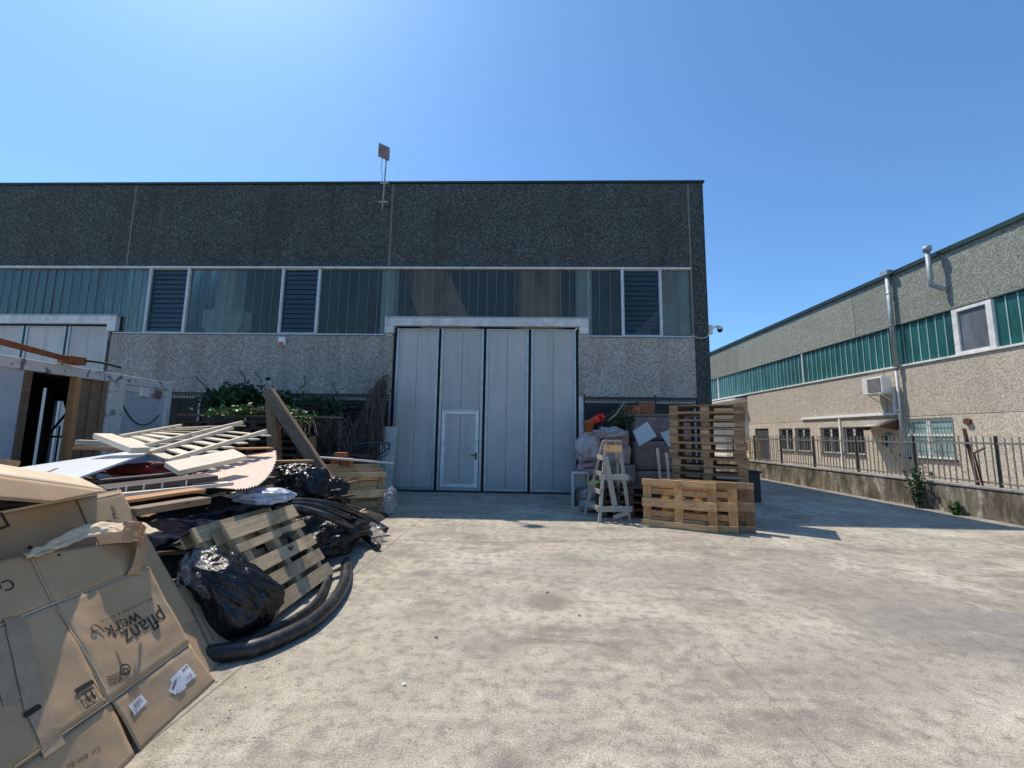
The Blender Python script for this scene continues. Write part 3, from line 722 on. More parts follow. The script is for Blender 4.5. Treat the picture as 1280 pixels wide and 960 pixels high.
# attachments
p1 = RYp(1109, 347); p2 = RYp(1126, 474); p3 = RYp(1141, 600); yd = p2.y
dp = thing('downpipe', (RX - .12, yd, .3), 'tall grey galvanised downpipe running from the roof gutter to the ground', 'downpipe')
m = MB(); m.cyl((RX - .13, yd, 4.12), (RX - .13, yd, 7.66), .075, 14); m.build('pipe', 'galv', dp)
MB().cyl((RX - .13, yd, .3), (RX - .13, yd, 4.11), .055, 14).build('lower_pipe', 'galv', dp)
MB().box(RX - .26, RX - .05, yd - .16, yd + .16, 7.60, 7.76).build('hopper', 'galv', dp)
for z in (.9, 2.6, 4.12, 5.7, 6.9): MB().cyl((RX - .13, yd, z - .02), (RX - .13, yd, z + .02), .088, 14).build('clamp', 'galv', dp)
q = RYp(1176, 360); zf = at_x(1167, 303, RX - .3).z
fl = thing('flue_pipe', q, 'galvanised flue pipe with cap rising above the neighbour roof edge', 'flue')
MB().tube([(RX, q.y - .22, q.z - .12), (RX - .1, q.y - .15, q.z - .08), (RX - .3, q.y, q.z + .1), (RX - .3, q.y, q.z + .3), (RX - .3, q.y, zf - .2)], .07, 14).build('pipe', 'galv', fl)
m = MB(); m.tube([(RX - .3, q.y, zf - .2), (RX - .3, q.y, zf - .19), (RX - .3, q.y, zf - .03), (RX - .3, q.y, zf)], [.08, .115, .115, .02], 16); m.build('cap', 'galv', fl)
a0 = RYp(1107, 482)
ac = thing('air_conditioner', (RX - .2, a0.y, a0.z - .35), 'white outdoor air conditioning unit hung beside the downpipe', 'air conditioner')
z0 = a0.z - .32; ay = a0.y
MB().box(RX - .50, RX - .16, ay - .45, ay + .45, z0, z0 + .62).build('casing', 'white', ac, bevel=.02)
m = MB(); m.box(RX - .508, RX - .502, ay - .38, ay + .2, z0 + .06, z0 + .56)
m2 = MB()
for i in range(12): m2.box(RX - .52, RX - .509, ay - .38, ay + .2, z0 + .08 + i * .041, z0 + .092 + i * .041)
m.build('fan_recess', 'black', ac); m2.build('grille', 'trim', ac)
m = MB()
for i in range(11): m.box(RX - .46, RX - .2, ay + .451, ay + .458, z0 + .08 + i * .044, z0 + .105 + i * .044)
m.build('side_louvre', 'black_metal', ac)
m = MB()
for s in (-.3, .3): m.box(RX - .5, RX, ay + s - .02, ay + s + .02, z0 - .04, z0); m.beam((RX - .02, ay + s, z0 - .3), (RX - .42, ay + s, z0 - .04), .03, .03)
m.build('bracket', 'white', ac)
yq = ay - .3; y2 = RYp(1003, 529).y
pc = thing('pipe_duct', (RX - .04, yq, 2.4), 'white plastic duct running along the wall above the barred windows', 'duct')
zz = 2.5
MB().box(RX - .07, RX, yq, y2, zz - .04, zz + .05).build('duct', 'pvc', pc, bevel=.01)
MB().box(RX - .07, RX, yq - .09, yq - .002, zz - .04, a0.z - .1).build('riser', 'pvc', pc, bevel=.01)
MB().box(RX - .05, RX, RYp(1051, 540).y - .04, RYp(1051, 540).y + .04, .32, zz - .04).build('drop_pipe', 'pvc', pc)
c0 = RYp(1085, 539); c1 = RYp(1128, 537)
aw = thing('door_awning', (RX, c0.y, 2.1), 'small curved smoked canopy over the side entrance', 'awning')
def awf(u, v): 
    return (RX - .75 * u, c1.y + .1 + (c0.y - c1.y - .2) * v, 2.30 - .28 * u * u)
MB().grid(awf, 8, 2).build('canopy', 'rail', aw, solid=.012)
for yy in (c1.y + .12, c0.y - .12): MB().slab([(RX, yy, 2.28), (RX, yy, 1.95), (RX - .12, yy, 1.9), (RX - .72, yy, 2.02)], .02, V((0, 1, 0))).build('bracket', 'rust_dark', aw)
e0 = RYp(1113, 560)
mt = thing('meter_box', e0, 'grey intercom and meter box with loose cable under the canopy', 'meter box')
MB().box(RX - .15, RX, e0.y - .16, e0.y + .16, 1.25, 1.75).build('housing', 'galv', mt, bevel=.01)
MB().tube(smooth_path([(RX - .1, e0.y - .1, 1.25), (RX - .12, e0.y - .3, .9), (RX - .15, e0.y - .45, .85), (RX - .1, e0.y - .5, 1.1)]), .012, 6).build('cable', 'black', mt)
MB().box(RX - .16, RX - .151, e0.y - .12, e0.y + .12, 1.32, 1.68).build('door', 'dark_joint', mt)
vp = RYp(1211, 527)
solo(MB().cyl((vp.x - .08, vp.y, vp.z), (vp.x, vp.y, vp.z), .10, 16), 'wall_vent', 'rust_dark', tuple(vp), 'round rusty vent cap high on the sand coloured wall', 'vent')
vp = RYp(1164, 592)
solo(MB().cyl((vp.x - .05, vp.y, vp.z), (vp.x, vp.y, vp.z), .07, 16), 'wall_vent', 'dark_joint', tuple(vp), 'small dark round vent low on the wall under the teal window', 'vent')

# ------------------------------------------------------------------ fence wall
WX = 9.22
lw = thing('boundary_wall', (WX, 10, 0), 'low mossy concrete boundary wall under the steel railing', 'wall')
m = MB(); m.box(WX, WX + .2, -6, 30, 0, .60); m.build('wall', 'oldwall', lw, bevel=.015)
MB().box(WX - .02, WX + .22, -6, 30, .602, .655).build('coping', 'conc', lw, bevel=.01)
MB().box(WX - .13, WX - .002, -6, 30, 0, .012).build('kerb_strip', 'conc', lw)
fe = thing('steel_fence', (WX + .1, 10, .655), 'grey steel railing with pointed vertical bars on the low concrete wall', 'fence')
fx = WX + .1
bar = None
for i in range(100):
    y = 7.35 + i * .1245
    if i == 0:
        m = MB(); m.obox((fx, y, 1.16), V((0, 0, .48)), V((.009, 0, 0)), V((0, .009, 0)))
        m.v[1::2] if False else None
        bar = m.build('bar', 'rail', fe); continue
    c = bar.copy(); col.objects.link(c); c.parent = fe; c.location = (random.uniform(-.004, .004), i * .1245, 0); c.rotation_euler = (random.uniform(-.012, .012), random.uniform(-.01, .01), 0)
MB().box(fx - .02, fx + .02, 5.5, 19.8, 1.49, 1.53).build('top_rail', 'rail', fe)
MB().box(fx - .02, fx + .02, 5.5, 19.8, .72, .75).build('bottom_rail', 'rail', fe)
for y in (6.87, 8.62, 10.38, 12.13, 13.88, 15.63, 17.38, 19.13):
    MB().box(fx - .025, fx + .02, y - .022, y + .022, .63, 1.66).build('post', 'black_metal', fe, bevel=.004)
q = at_x(1200, 530, fx + .05)
solo(MB().obox((fx + .05, q.y - .15, 1.22), V((0, .08, .60)), V((.02, 0, 0)), V((0, .025, 0))), 'steel_stake', 'rust_dark', (fx + .05, q.y, .65), 'rusty leaning steel stake taller than the railing', 'stake')
q = at_x(1219, 580, fx - .05)
st = solo(MB().tube([(fx - .05, q.y - .1, .66), (fx - .05, q.y, 1.3), (fx - .05, q.y - .02, 1.32), (fx - .05, q.y - .22, 1.42)], .018, 6), 'bent_rod', 'rust_dark', (fx, q.y, .65), 'short bent rusty rod beside the thick dark fence post', 'rod')
# weeds at the wall foot
def weed(loc, h, n, label, dry=.3):
    t = thing('weed_plant', loc, label, 'plant'); s = MB(); l = MB()
    for i in range(n):
        a = random.uniform(0, 6.28); r = random.uniform(.03, .40) * h
        tip = V(loc) + V((math.cos(a) * r * .6, math.sin(a) * r, h * random.uniform(.45, 1)))
        pts = smooth_path([V(loc) + V((math.cos(a) * .03, math.sin(a) * .06, 0)), V(loc).lerp(tip, .5) + V((0, 0, .1 * h)), tip], 4)
        s.tube(pts, .006, 4, False)
        for p in pts[1:]:
            for _ in range(2 if dry > .2 else 5): l.leaf(p + V([random.uniform(-.03, .03) for _ in range(3)]), random.uniform(.03, .08))
    s.build('stem', 'leaf_dark', t); l.build('leaves', 'leaf_dark' if dry > .2 else 'leaf', t)
q = at_x(1148, 632, WX - .12); weed((q.x, q.y, 0), 1.0, 26, 'tall dark weed clump growing at the foot of the boundary wall')
q = at_x(1197, 640, WX - .1); weed((q.x, q.y, 0), .32, 12, 'low bright green weed at the foot of the boundary wall', .1)
# far structures seen in the gap
fb = thing('distant_building', (16, 52, 0), 'pale low building far behind the gap between the warehouses', 'building')
MB().box(6, 34, 52, 60, 0, 5.0).build('wall', 'plastercream', fb)
MB().box(5.7, 34.3, 51.7, 60.3, 5.002, 5.25).build('roof', 'conc', fb)
m = MB()
for i in range(6): m.box(8 + i * 3.2, 9.6 + i * 3.2, 51.93, 51.99, 1.2, 2.8)
m.build('window', 'pane_dark', fb)
q = at_z(944, 590, .3)
yr = thing('steel_rack', at_x(943, 600, 12.4), 'yellow steel rack standing beside the far end of the neighbour wall', 'rack')
y0 = at_x(943, 590, 12.4).y
for i, (dx, dy) in enumerate(((0, 0), (.5, 0), (0, .9), (.5, .9))): MB().box(12.2 + dx, 12.26 + dx, y0 + dy, y0 + dy + .06, .3, 1.35).build('leg', 'yellow', yr)
MB().box(12.2, 12.76, y0, y0 + .96, 1.352, 1.41).build('top', 'yellow', yr); MB().box(12.2, 12.76, y0, y0 + .96, .75, .79).build('shelf', 'yellow', yr)

# ------------------------------------------------------------------ pallets
def make_pallet(mat, label, group, L=1.2, Wd=.8, simple=False, j=.002):
    """EUR type pallet lying flat, origin at centre of its base"""
    t = thing('wooden_pallet', (0, 0, 0), label, 'pallet', group)
    yb = [-Wd / 2 + .05, 0, Wd / 2 - .05]
    widths = [.10, .145, .10]
    for y, w in zip(yb, (.10, .145, .10)): MB().box(-L / 2, L / 2, y - w / 2, y + w / 2, 0, .022, j).build('bottom_board', mat, t, bevel=.002)
    for x in (-L / 2 + .072, 0, L / 2 - .072):
        for y, w in zip(yb, (.10, .145, .10)): MB().box(x - .072, x + .072, y - w / 2 + .001, y + w / 2 - .001, .0225, .1, j).build('block', mat, t, bevel=.003)
    for x in (-L / 2 + .072, 0, L / 2 - .072): MB().box(x - .072, x + .072, -Wd / 2, Wd / 2, .1005, .122, j).build('cross_board', mat, t, bevel=.002)
    for y, w in ((-Wd / 2 + .0725, .145), (-.19, .10), (0, .145), (.19, .10), (Wd / 2 - .0725, .145)): MB().box(-L / 2, L / 2, y - w / 2, y + w / 2, .1225, .144, j).build('deck_board', mat, t, bevel=.002)
    return t
def place(t, m4): t.matrix_world = m4; return t
def frame(o, x, y, z): return Matrix(((x.x, y.x, z.x, o.x), (x.y, y.y, z.y, o.y), (x.z, y.z, z.z, o.z), (0, 0, 0, 1)))
def relabel_mat(t, mat):
    for c in t.children:
        c.data = c.data.copy(); c.data.materials[0] = M[mat]
GS = 'pallets stacked flat behind the upright pallets'
base_old = make_pallet('pal_old', 'x', GS)
def make_gappy(mat, group):
    t = thing('wooden_pallet', (0, 0, 0), 'x', 'pallet', group); L = 1.2
    for y in (-.35, 0, .35): pass
    for x in (-.47, 0, .47): MB().box(x - .045, x + .045, -.40, .40, .022, .115, .003).build('stringer', mat, t, bevel=.003)
    for y, w in ((-.345, .11), (.345, .11), (0, .10)): MB().box(-L / 2, L / 2, y - w / 2, y + w / 2, 0, .0215, .002).build('bottom_board', mat, t, bevel=.002)
    for y, w, sh in ((-.335, .125, .0), (-.165, .12, -.01), (.0, .115, .01), (.185, .065, 0), (.335, .13, -.015)): MB().box(-L / 2 + sh, L / 2 + sh, y - w / 2, y + w / 2, .1155, .138, .003).build('deck_board', mat, t, bevel=.002)
    return t
base_grey = make_gappy('pal_grey', 'pallets on the rubbish heap')
base_new = make_pallet('pal_new', 'x', 'pallets standing on edge')
used = set()
def new_pallet(base, label, group):
    if base.name in used: t = copy_tree(base)
    else: t = base; used.add(base.name)
    t['label'] = label; t['group'] = group; return t
N = 15
for i in range(N):
    k = N - 1 - i
    t = new_pallet(base_old, ('topmost' if k == 0 else ORD[k]) + ' weathered pallet' + ('' if k == 0 else ' from the top') + ' of the tall stack', GS)
    t.location = (3.60 + random.uniform(-.025, .025), 8.36 + random.uniform(-.02, .02), i * .1442 + .001)
    t.rotation_euler = (0, 0, rad(-29) + random.uniform(-.025, .025) + (math.pi if i % 3 == 1 else 0))
    t.scale = (1.06, 1, 1)
# upright pallets, underside to the camera
a = at_z(803, 656); b = at_z(892, 666); ex = (b - a); ex.z = 0; ex.normalize()
nb = V((ex.y, -ex.x, 0)); nb = -nb if nb.y > 0 else nb     # towards the camera
up = (V((0, 0, 1)) - nb * .06).normalized(); nrm = ex.cross(up)
labs = ['yellow pallet standing on edge in front of the tall stack, the foremost of three', 'yellow pallet on edge sandwiched between the foremost and the rear one', 'brown pallet standing on edge directly against the tall stack']
for i, (off, back) in enumerate(((0, 0), (.30, .0), (.55, .0))):
    t = new_pallet(base_new, labs[i], 'pallets standing on edge')
    o = V(a) + ex * (.60 + off * 1.0) - nb * (.155 * i + .0)
    zax = -nb; zax = (zax - up * zax.dot(up)).normalized()   # deck faces away from camera
    xax = up.cross(zax) if False else ex
    yax = zax.cross(xax)
    place(t, frame(V((o.x, o.y, .403)), xax, yax, zax))
if True:
    relabel_mat(t, 'pal_old')
# dark low stack behind the step ladder
GB = 'dark pallets lying behind the step ladder'
M['pal_gold'] = m_wood('orange brown pallet wood', (.46, .27, .12), (.80, .55, .30), dirt=(.12, .07, .04), dk=.6, vary=.4)
base_dark = make_pallet('pal_dark', 'x', GB)  # dark wood copy carries the shade this stack lies in
for i in range(4):
    t = new_pallet(base_dark, ['lowest dark pallet behind the step ladder', 'second dark pallet up behind the step ladder', 'third dark pallet up behind the step ladder', 'upper dark pallet behind the step ladder'][i], GB)
    t.location = (2.10 + random.uniform(-.05, .05), 8.72, .001 + i * .1442); t.rotation_euler = (0, 0, rad(-2 + random.uniform(-3, 3)))

# ------------------------------------------------------------------ step ladder (trestle)
lf = at_z(749, 653); rf = at_z(787, 652); lb = at_z(740, 642); rb = V((rf.x - .05, rf.y + .62, 0)); lb = V((lf.x - .18, lf.y + .62, 0))
T = at_y(764, 552, 8.15); H = T.z
tl = V((at_y(757, 552, 8.15).x, 8.12, H)); trr = V((at_y(772, 552, 8.15).x + .03, 8.12, H)); bl = tl + V((-.02, .16, 0)); br = trr + V((-.02, .16, 0))
sl = thing('step_ladder', (1.65, 8.2, 0), 'paint splashed wooden trestle ladder standing in front of the rubbish by the door', 'step ladder')
for p, q, w in ((lf, tl, .055), (rf, trr, .055), (lb, bl, .045), (rb, br, .045)):
    MB().beam(q, p, w, .045, up=(0, 1, 0)).build('leg', 'ladder', sl, bevel=.003)
MB().beam(tl + V((-.06, -.0, .01)), trr + V((.03, 0, .01)), .14, .03).build('top_board', 'ladder', sl, bevel=.003)
MB().beam(tl + V((-.04, -.05, -.13)), trr + V((.03, -.05, -.13)), .03, .14, up=(0, 0, 1)).build('top_rail', 'pal_new', sl, bevel=.003)
def lerp(p, q, t): return V(p).lerp(V(q), t)
for t_ in (.16, .55): 
    MB().beam(lerp(lf, tl, t_) + V((-.07, -.04, 0)), lerp(rf, trr, t_) + V((.07, -.04, 0)), .022, .10).build('cross_rail', 'ladder', sl, bevel=.003)
for t_ in (.16, .36, .58, .78):
    MB().beam(lerp(lf, tl, t_) + V((-.035, -.05, .01)), lerp(lb, bl, t_) + V((-.035, .03, .02)), .022, .085).build('side_rung', 'ladder', sl, bevel=.003)
    MB().beam(lerp(rf, trr, t_) + V((.03, -.02, -.05)), lerp(rb, br, t_) + V((.03, .03, -.05)), .02, .06).build('side_rung', 'ladder', sl, bevel=.003)
MB().beam(lerp(lf, rf, .25) + V((0, .05, H * .80)), lerp(lf, rf, .56) + V((0, .02, .17)), .02, .10, up=(1, 0, 0)).build('brace', 'ladder', sl, bevel=.003)
MB().beam(lerp(lf, tl, .02) + V((.26, .02, .06)), rf + V((-.02, -.02, .16)), .022, .08).build('brace', 'ladder', sl, bevel=.003)

# ------------------------------------------------------------------ rubbish right of the door
def crumple(c, r, mat, name, seed=0, amp=.22, freq=2.2, sub=4, flat=True):
    bm = bmesh.new(); bmesh.ops.create_icosphere(bm, subdivisions=sub, radius=1)
    r = V(r); off = V((seed * 7.3, seed * 3.1, seed * 1.7))
    for v in bm.verts:
        p = v.co.copy()
        n = noise.noise(p * freq + off); n2 = abs(noise.noise(p * freq * 2.3 + off)); n3 = abs(noise.noise(p * freq * 5 + off))
        k = 1 + amp * n + amp * .9 * (n2 - .25) * -1 + amp * .35 * (.2 - n3)
        q = V((p.x * r.x, p.y * r.y, p.z * r.z)) * k
        if flat and q.z < -r.z * .8: q.z = -r.z * .8 + (q.z + r.z * .8) * .1
        v.co = q
    m = MB(); m.v = [v.co + V(c) for v in bm.verts]; m.f = [[v.index for v in f.verts] for f in bm.faces]; m.uv = [[(0, 0)] * 3 for _ in m.f]; m.sm = [True] * len(m.f)
    bm.free(); return m
def bagthing(name, c, r, mat, label, cat, seed, **k):
    c = V(c); m = crumple(c, r, mat, name, seed, **k); return solo(m, name, mat, (c.x, c.y, c.z - r[2] * .8), label, cat)
def carton(c, s, mat, label, name='carton', cat='carton', rz=0.0, topmat=None, j=.012):
    """a wrapped box: body with bevel and sagging faces"""
    bm = bmesh.new(); bmesh.ops.create_cube(bm, size=1); bmesh.ops.subdivide_edges(bm, edges=bm.edges[:], cuts=7, use_grid_fill=True)
    cs, sn = math.cos(rz), math.sin(rz); sd = random.random() * 50; m = MB()
    for v in bm.verts:
        p = v.co; q = V((p.x * s[0], p.y * s[1], p.z * s[2])); n = noise.noise_vector(q * 4 + V((sd, 0, 0)))
        edge = 1 - .06 * (abs(p.x) > .49) * (abs(p.y) > .49) - .02 * (abs(p.z) > .49)
        q = V((q.x * edge, q.y * edge, q.z)) + n * j; m.v.append(V((c[0] + q.x * cs - q.y * sn, c[1] + q.x * sn + q.y * cs, c[2] + q.z)))
    m.f = [[v.index for v in f.verts] for f in bm.faces]; m.uv = [[(m.v[i].x + m.v[i].y, m.v[i].z) for i in f] for f in m.f]; m.sm = [True] * len(m.f); bm.free()
    return solo(m, name, mat, (c[0], c[1], c[2] - s[2] / 2), label, cat)
# wrapped goods columns behind pallets
def Yz(px, py, y): p = at_y(px, py, y); return p
yy = 10.1
pa = Yz(791, 556, yy); pb = Yz(838, 556, yy)
wx = (pa.x + pb.x) / 2 + .25; ww = (pb.x - pa.x) + .5
carton((wx, yy + .35, .38), (ww, .8, .74), 'wrap', 'dark film wrapped crate of goods at the bottom beside the pallet stack')
carton((wx, yy + .35, 1.11), (ww, .8, .68), 'wrap', 'film wrapped brown bale in the middle of the column beside the pallet stack')
carton((wx, yy + .35, 1.74), (ww, .78, .54), 'wrap', 'film wrapped bale with paper sheets at the top of the column')
def sheet(pts, mat, name, label, cat): 
    m = MB(); m.slab(pts, .004, (V(pts[1]) - V(pts[0])).cross(V(pts[2]) - V(pts[0])).normalized()); c = sum((V(p) for p in pts), V()) / len(pts)
    return solo(m, name, mat, tuple(c), label, cat)
ys_ = yy - .075
sheet([Yz(799, 558, ys_), Yz(821, 545, ys_), Yz(809, 527, ys_), Yz(791, 539, ys_)], 'paper', 'paper_sheet', 'pale blue paper sheet tilted like a diamond on the wrapped bales', 'paper sheet')
sheet([Yz(836, 559, ys_), Yz(846, 552, ys_), Yz(840, 536, ys_), Yz(825, 541, ys_)], 'paper', 'paper_sheet', 'pale paper sheet half hidden behind the tall pallet stack', 'paper sheet')
# hollow bricks on top
def brick(p, s, holes, label, rz=0):
    t = thing('hollow_brick', (p[0], p[1], p[2]), label, 'brick', 'hollow bricks on the wrapped bales'); x, y, z = p; hx, hy, hz = s[0] / 2, s[1] / 2, s[2]
    MB().box(x - hx, x + hx, y - hy, y + hy, z, z + hz).build('body', 'brick', t, bevel=.004)
    if holes:
        m = MB(); nx, nz = holes
        for i in range(nx):
            for k in range(nz):
                cx = x - hx + s[0] * (i + .5) / nx; cz = z + hz * (k + .5) / nz
                m.box(cx - s[0] / nx * .3, cx + s[0] / nx * .3, y - hy - .002, y - hy + .01, cz - hz / nz * .3, cz + hz / nz * .3)
        m.build('holes', 'brick_dark', t)
zt = 2.01
qa = Yz(790, 507, yy + .2); qb = Yz(808, 504, yy + .2)
brick((qb.x + .0, yy + .25, zt + .09), (.34, .28, .27), (6, 5), 'hollow brick with its holes facing the yard on top of the bales')
brick((qa.x - .03, yy + .25, zt + .09), (.40, .28, .19), None, 'hollow brick showing its smooth orange side on top of the bales')
solo(MB().beam((qa.x - .35, yy + .15, zt + .045), (qb.x + 1.2, yy + .2, zt + .06), .35, .07), 'wood_board', 'plank_brown', (qa.x, yy, zt), 'brown board under the hollow bricks on the bales', 'board')
# pink plastic wrapped stack
pa = Yz(752, 560, 9.8); pb = Yz(789, 560, 9.8)
carton(((pa.x + pb.x) / 2 + .05, 10.1, .62), (pb.x - pa.x + .1, .6, .55), 'wrap', 'grey film wrapped block below the pink bales')
carton(((pa.x + pb.x) / 2, 10.1, 1.12), (pb.x - pa.x, .6, .42), 'pinkbag', 'pinkish plastic wrapped bale above the grey block behind the ladder', j=.03)
carton(((pa.x + pb.x) / 2 - .02, 10.1, 1.50), (pb.x - pa.x - .05, .6, .36), 'pinkbag', 'uppermost pinkish plastic wrapped bale behind the ladder', j=.03)
carton(((pa.x + pb.x) / 2 + .05, 10.1, .18), (pb.x - pa.x + .1, .7, .36), 'wrap', 'dusty wrapped block on the ground behind the ladder')
qa = Yz(741, 560, 9.7)
bagthing('plastic_sack', (qa.x - .1, 9.75, 1.25), (.30, .22, .33), 'lilacbag', 'pale lilac plastic sack hanging at the left of the pink bales', 'sack', 3, amp=.4)
qa = Yz(735, 582, 9.8); bagthing('plastic_sack', (qa.x + .02, 9.85, .75), (.24, .2, .3), 'pinkbag', 'crumpled pinkish sack between the white crate and the bales', 'sack', 4, amp=.4)
bagthing('plastic_sack', (qa.x + .05, 9.95, .22), (.28, .25, .27), 'wrap', 'dusty grey sack on the ground beside the door jamb', 'sack', 5, amp=.3)
qa = Yz(770, 541, 9.6); bagthing('plastic_sack', (qa.x - .1, 9.75, 1.62), (.34, .2, .14), 'lilacbag', 'pale plastic sheet draped on top of the pink bales', 'sack', 6, amp=.5)
# terracotta pot, red tube, branches
q = Yz(736, 533, 9.9)
solo(MB().tube([(q.x, 9.9, q.z - .13), (q.x, 9.9, q.z + .08), (q.x, 9.9, q.z + .081), (q.x, 9.9, q.z + .13)], [.10, .13, .145, .145], 18), 'flower_pot', 'terracotta', (q.x, 9.9, q.z - .13), 'terracotta plastic pot on the rubbish by the door jamb', 'pot')
MB()
solo(MB().box(q.x - .16, q.x + .16, 9.8, 10.05, q.z - .9, q.z - .135, .01), 'cardboard_box', 'card', (q.x, 9.9, q.z - .9), 'brown box propping up the terracotta pot', 'box')
q0 = Yz(744, 526, 9.9); q1 = Yz(752, 521, 9.6)
rt = thing('plastic_tube', q0, 'short bright red plastic tube pointing at the yard', 'tube')
MB().tube([q0 + V((-.1, .2, -.05)), q1], .085, 18, False).build('tube', 'red', rt, solid=.006)
t = thing('branch_bundle', Yz(770, 520, 9.9), 'dark bundle of cut branches and rods leaning over the bales', 'branches')
m = MB(); l = MB()
for i in range(26):
    p0 = Yz(random.uniform(745, 770), random.uniform(528, 540), 9.9 + random.uniform(0, .4)); p1 = Yz(random.uniform(775, 800), random.uniform(504, 528), 10 + random.uniform(0, .6))
    pts = smooth_path([p0, p0.lerp(p1, .5) + V((0, 0, random.uniform(-.08, .12))), p1], 4); m.tube(pts, random.uniform(.006, .014), 5)
    for p in pts[2:]:
        for _ in range(3): l.leaf(p + V([random.uniform(-.08, .08) for _ in range(3)]), .07)
m.build('branches', 'twig', t); l.build('leaves', 'leaf_dark', t)
solo(MB().tube([Yz(760, 526, 9.8), Yz(770, 518, 9.8), Yz(781, 502, 9.9)], .018, 7), 'wooden_rod', 'ladder', Yz(770, 518, 9.8), 'thin pale rod sticking up towards the hollow bricks', 'rod')
# white crate + sacks by the door foot
q = at_z(722, 632); cx = q.x + .13; cy = 9.35
q = Yz(726, 612, cy)
wc = thing('plastic_crate', (q.x, cy, 0), 'pale grey open crate standing on end beside the folding door', 'crate')
x0, x1 = Yz(716, 610, cy).x, Yz(736, 610, cy).x; h = Yz(716, 592, cy).z
m = MB(); m.box(x0, x0 + .02, cy, cy + .35, 0, h); m.box(x1 - .02, x1, cy, cy + .35, 0, h); m.box(x0, x1, cy, cy + .35, h + .001, h + .02); m.box(x0 + .021, x1 - .021, cy + .33, cy + .348, 0, h); m.box(x0 + .021, x1 - .021, cy, cy + .34, .0, .02)
m.build('shell', 'trim', wc)
bagthing('cloth_sack', ((x0 + x1) / 2 + .03, cy + .12, .22), (.14, .12, .2), 'wrap', 'rolled grey cloth stuffed in the pale crate', 'sack', 9, amp=.3)
q = at_z(740, 640)
bagthing('cement_bag', (q.x + .02, 8.95, .13), (.27, .22, .14), 'conc', 'lowest dusty cement bag beside the crate', 'cement bag', 11)
bagthing('cement_bag', (q.x + .03, 9.0, .34), (.25, .2, .12), 'conc', 'upper dusty cement bag beside the crate', 'cement bag', 12)
bagthing('plastic_sack', (q.x + .10, 9.05, .52), (.16, .14, .11), 'yellowgreen', 'small yellow green bag on the cement bags', 'sack', 13)
solo(MB().beam((q.x - .1, 9.25, .86), (q.x + .42, 9.3, .88), .25, .02), 'shelf_board', 'maroon', (q.x, 9.3, .85), 'thin dark red board above the cement bags', 'board')
q = Yz(800, 595, 8.6); bagthing('plastic_sack', (q.x - .35, 8.6, .70), (.17, .14, .12), 'conc', 'crumpled grey sack on the dark pallets behind the ladder', 'sack', 15, amp=.4)
for px, pt, lab in ((822, 560, 'taller weathered stake beside the tall pallet stack'), (833, 566, 'shorter pale stake beside the tall pallet stack')):
    a = Yz(px, pt, 8.35); b = Yz(px + 2, 600, 8.35)
    solo(MB().beam((a.x, 8.35, a.z), (b.x + .02, 8.3, .3), .045, .035, up=(0, 1, 0)), 'wood_stake', 'ladder', (b.x, 8.35, .3), lab, 'stake')
q = at_z(944, 628)
cb = thing('waste_bin', (q.x + .05, q.y, 0), 'dark bin standing behind the right end of the pallets', 'bin')
MB().box(q.x - .12, q.x + .16, q.y, q.y + .5, 0, .70).build('body', 'black_metal', cb, bevel=.02); MB().box(q.x - .15, q.x + .19, q.y - .03, q.y + .53, .702, .75).build('lid', 'black', cb, bevel=.01)
q = Yz(931, 560, 8.9)
solo(MB().cyl((q.x + .08, 8.95, 0), (q.x + .03, 8.95, 1.62), .018, 8), 'steel_rod', 'rust', (q.x, 8.95, 0), 'thin rusty rod upright behind the right side of the pallet stack', 'rod')

# ------------------------------------------------------------------ LEFT: site cabin
LB = thing('site_cabin', (-7.2, 6.5, 0), 'battered white site cabin with an open doorway and peeling posts', 'cabin')
A0 = at_z(0, 445, 2.5); A1 = at_z(215, 480, 2.5)
ax = (A1 - A0); ax.z = 0; ax.normalize(); nx = V((ax.y, -ax.x, 0))  # outward (+x)
O = A1.copy(); O.z = 0
def L3(s, d, z): # s metres back from the right end, d depth inwards
    p = O - ax * s - nx * d; return V((p.x, p.y, z))
def lbox(m, s0, s1, d0, d1, z0, z1): m.obox((L3((s0 + s1) / 2, (d0 + d1) / 2, (z0 + z1) / 2)), ax * (s1 - s0) / 2, nx * (d1 - d0) / 2, V((0, 0, (z1 - z0) / 2))); return m
def s_of(px, py):
    p = at_plane(px, py, O, nx); return -(p - O).dot(ax), p.z
sd0 = s_of(25, 500)[0]; sd1 = s_of(97, 500)[0]; sp0 = s_of(150, 520)[0]; sp1 = s_of(131, 520)[0]
Lc = sd0 + 3.2
zr = 2.36
lbox(MB(), 0, Lc, -.03, .07, zr, 2.52).build('roof_rail', 'peel', LB, bevel=.01)
lbox(MB(), 0, Lc, -.02, .07, 0, .12).build('floor_rail', 'peel', LB, bevel=.01)
lbox(MB(), 0, .12, -.025, .1, .12, zr).build('corner_post', 'peel', LB, bevel=.01)
lbox(MB(), sp0, sp1, -.04, .1, .12, zr).build('corner_post', 'peel', LB, bevel=.01)
lbox(MB(), .121, sp0 - .001, .02, .05, .121, zr - .001).build('wall_panel', 'cabin', LB)
m = lbox(MB(), .121, sp0 - .001, .0, .019, zr - .12, zr - .002); lbox(m, sp0 - .06, sp0 - .002, .0, .018, .12, zr - .13); m.build('panel_edge', 'peel', LB)
lbox(MB(), sd0, Lc, .0, .05, .121, zr - .001).build('wall_panel', 'cabin', LB)
m = MB(); n = 5; w = (sd1 - sp1) / n if False else 0
r0, r1 = sp1 + .001, sd1
m = MB(); k = 5
for i in range(k):
    a, b = r0 + (r1 - r0) * i / k, r0 + (r1 - r0) * (i + 1) / k
    lbox(m, a + .008, b - .008, .0 + .02 * (i % 2), .05, .121, zr - .001)
m.build('wood_cladding', 'plank_brown', LB, bevel=.004)
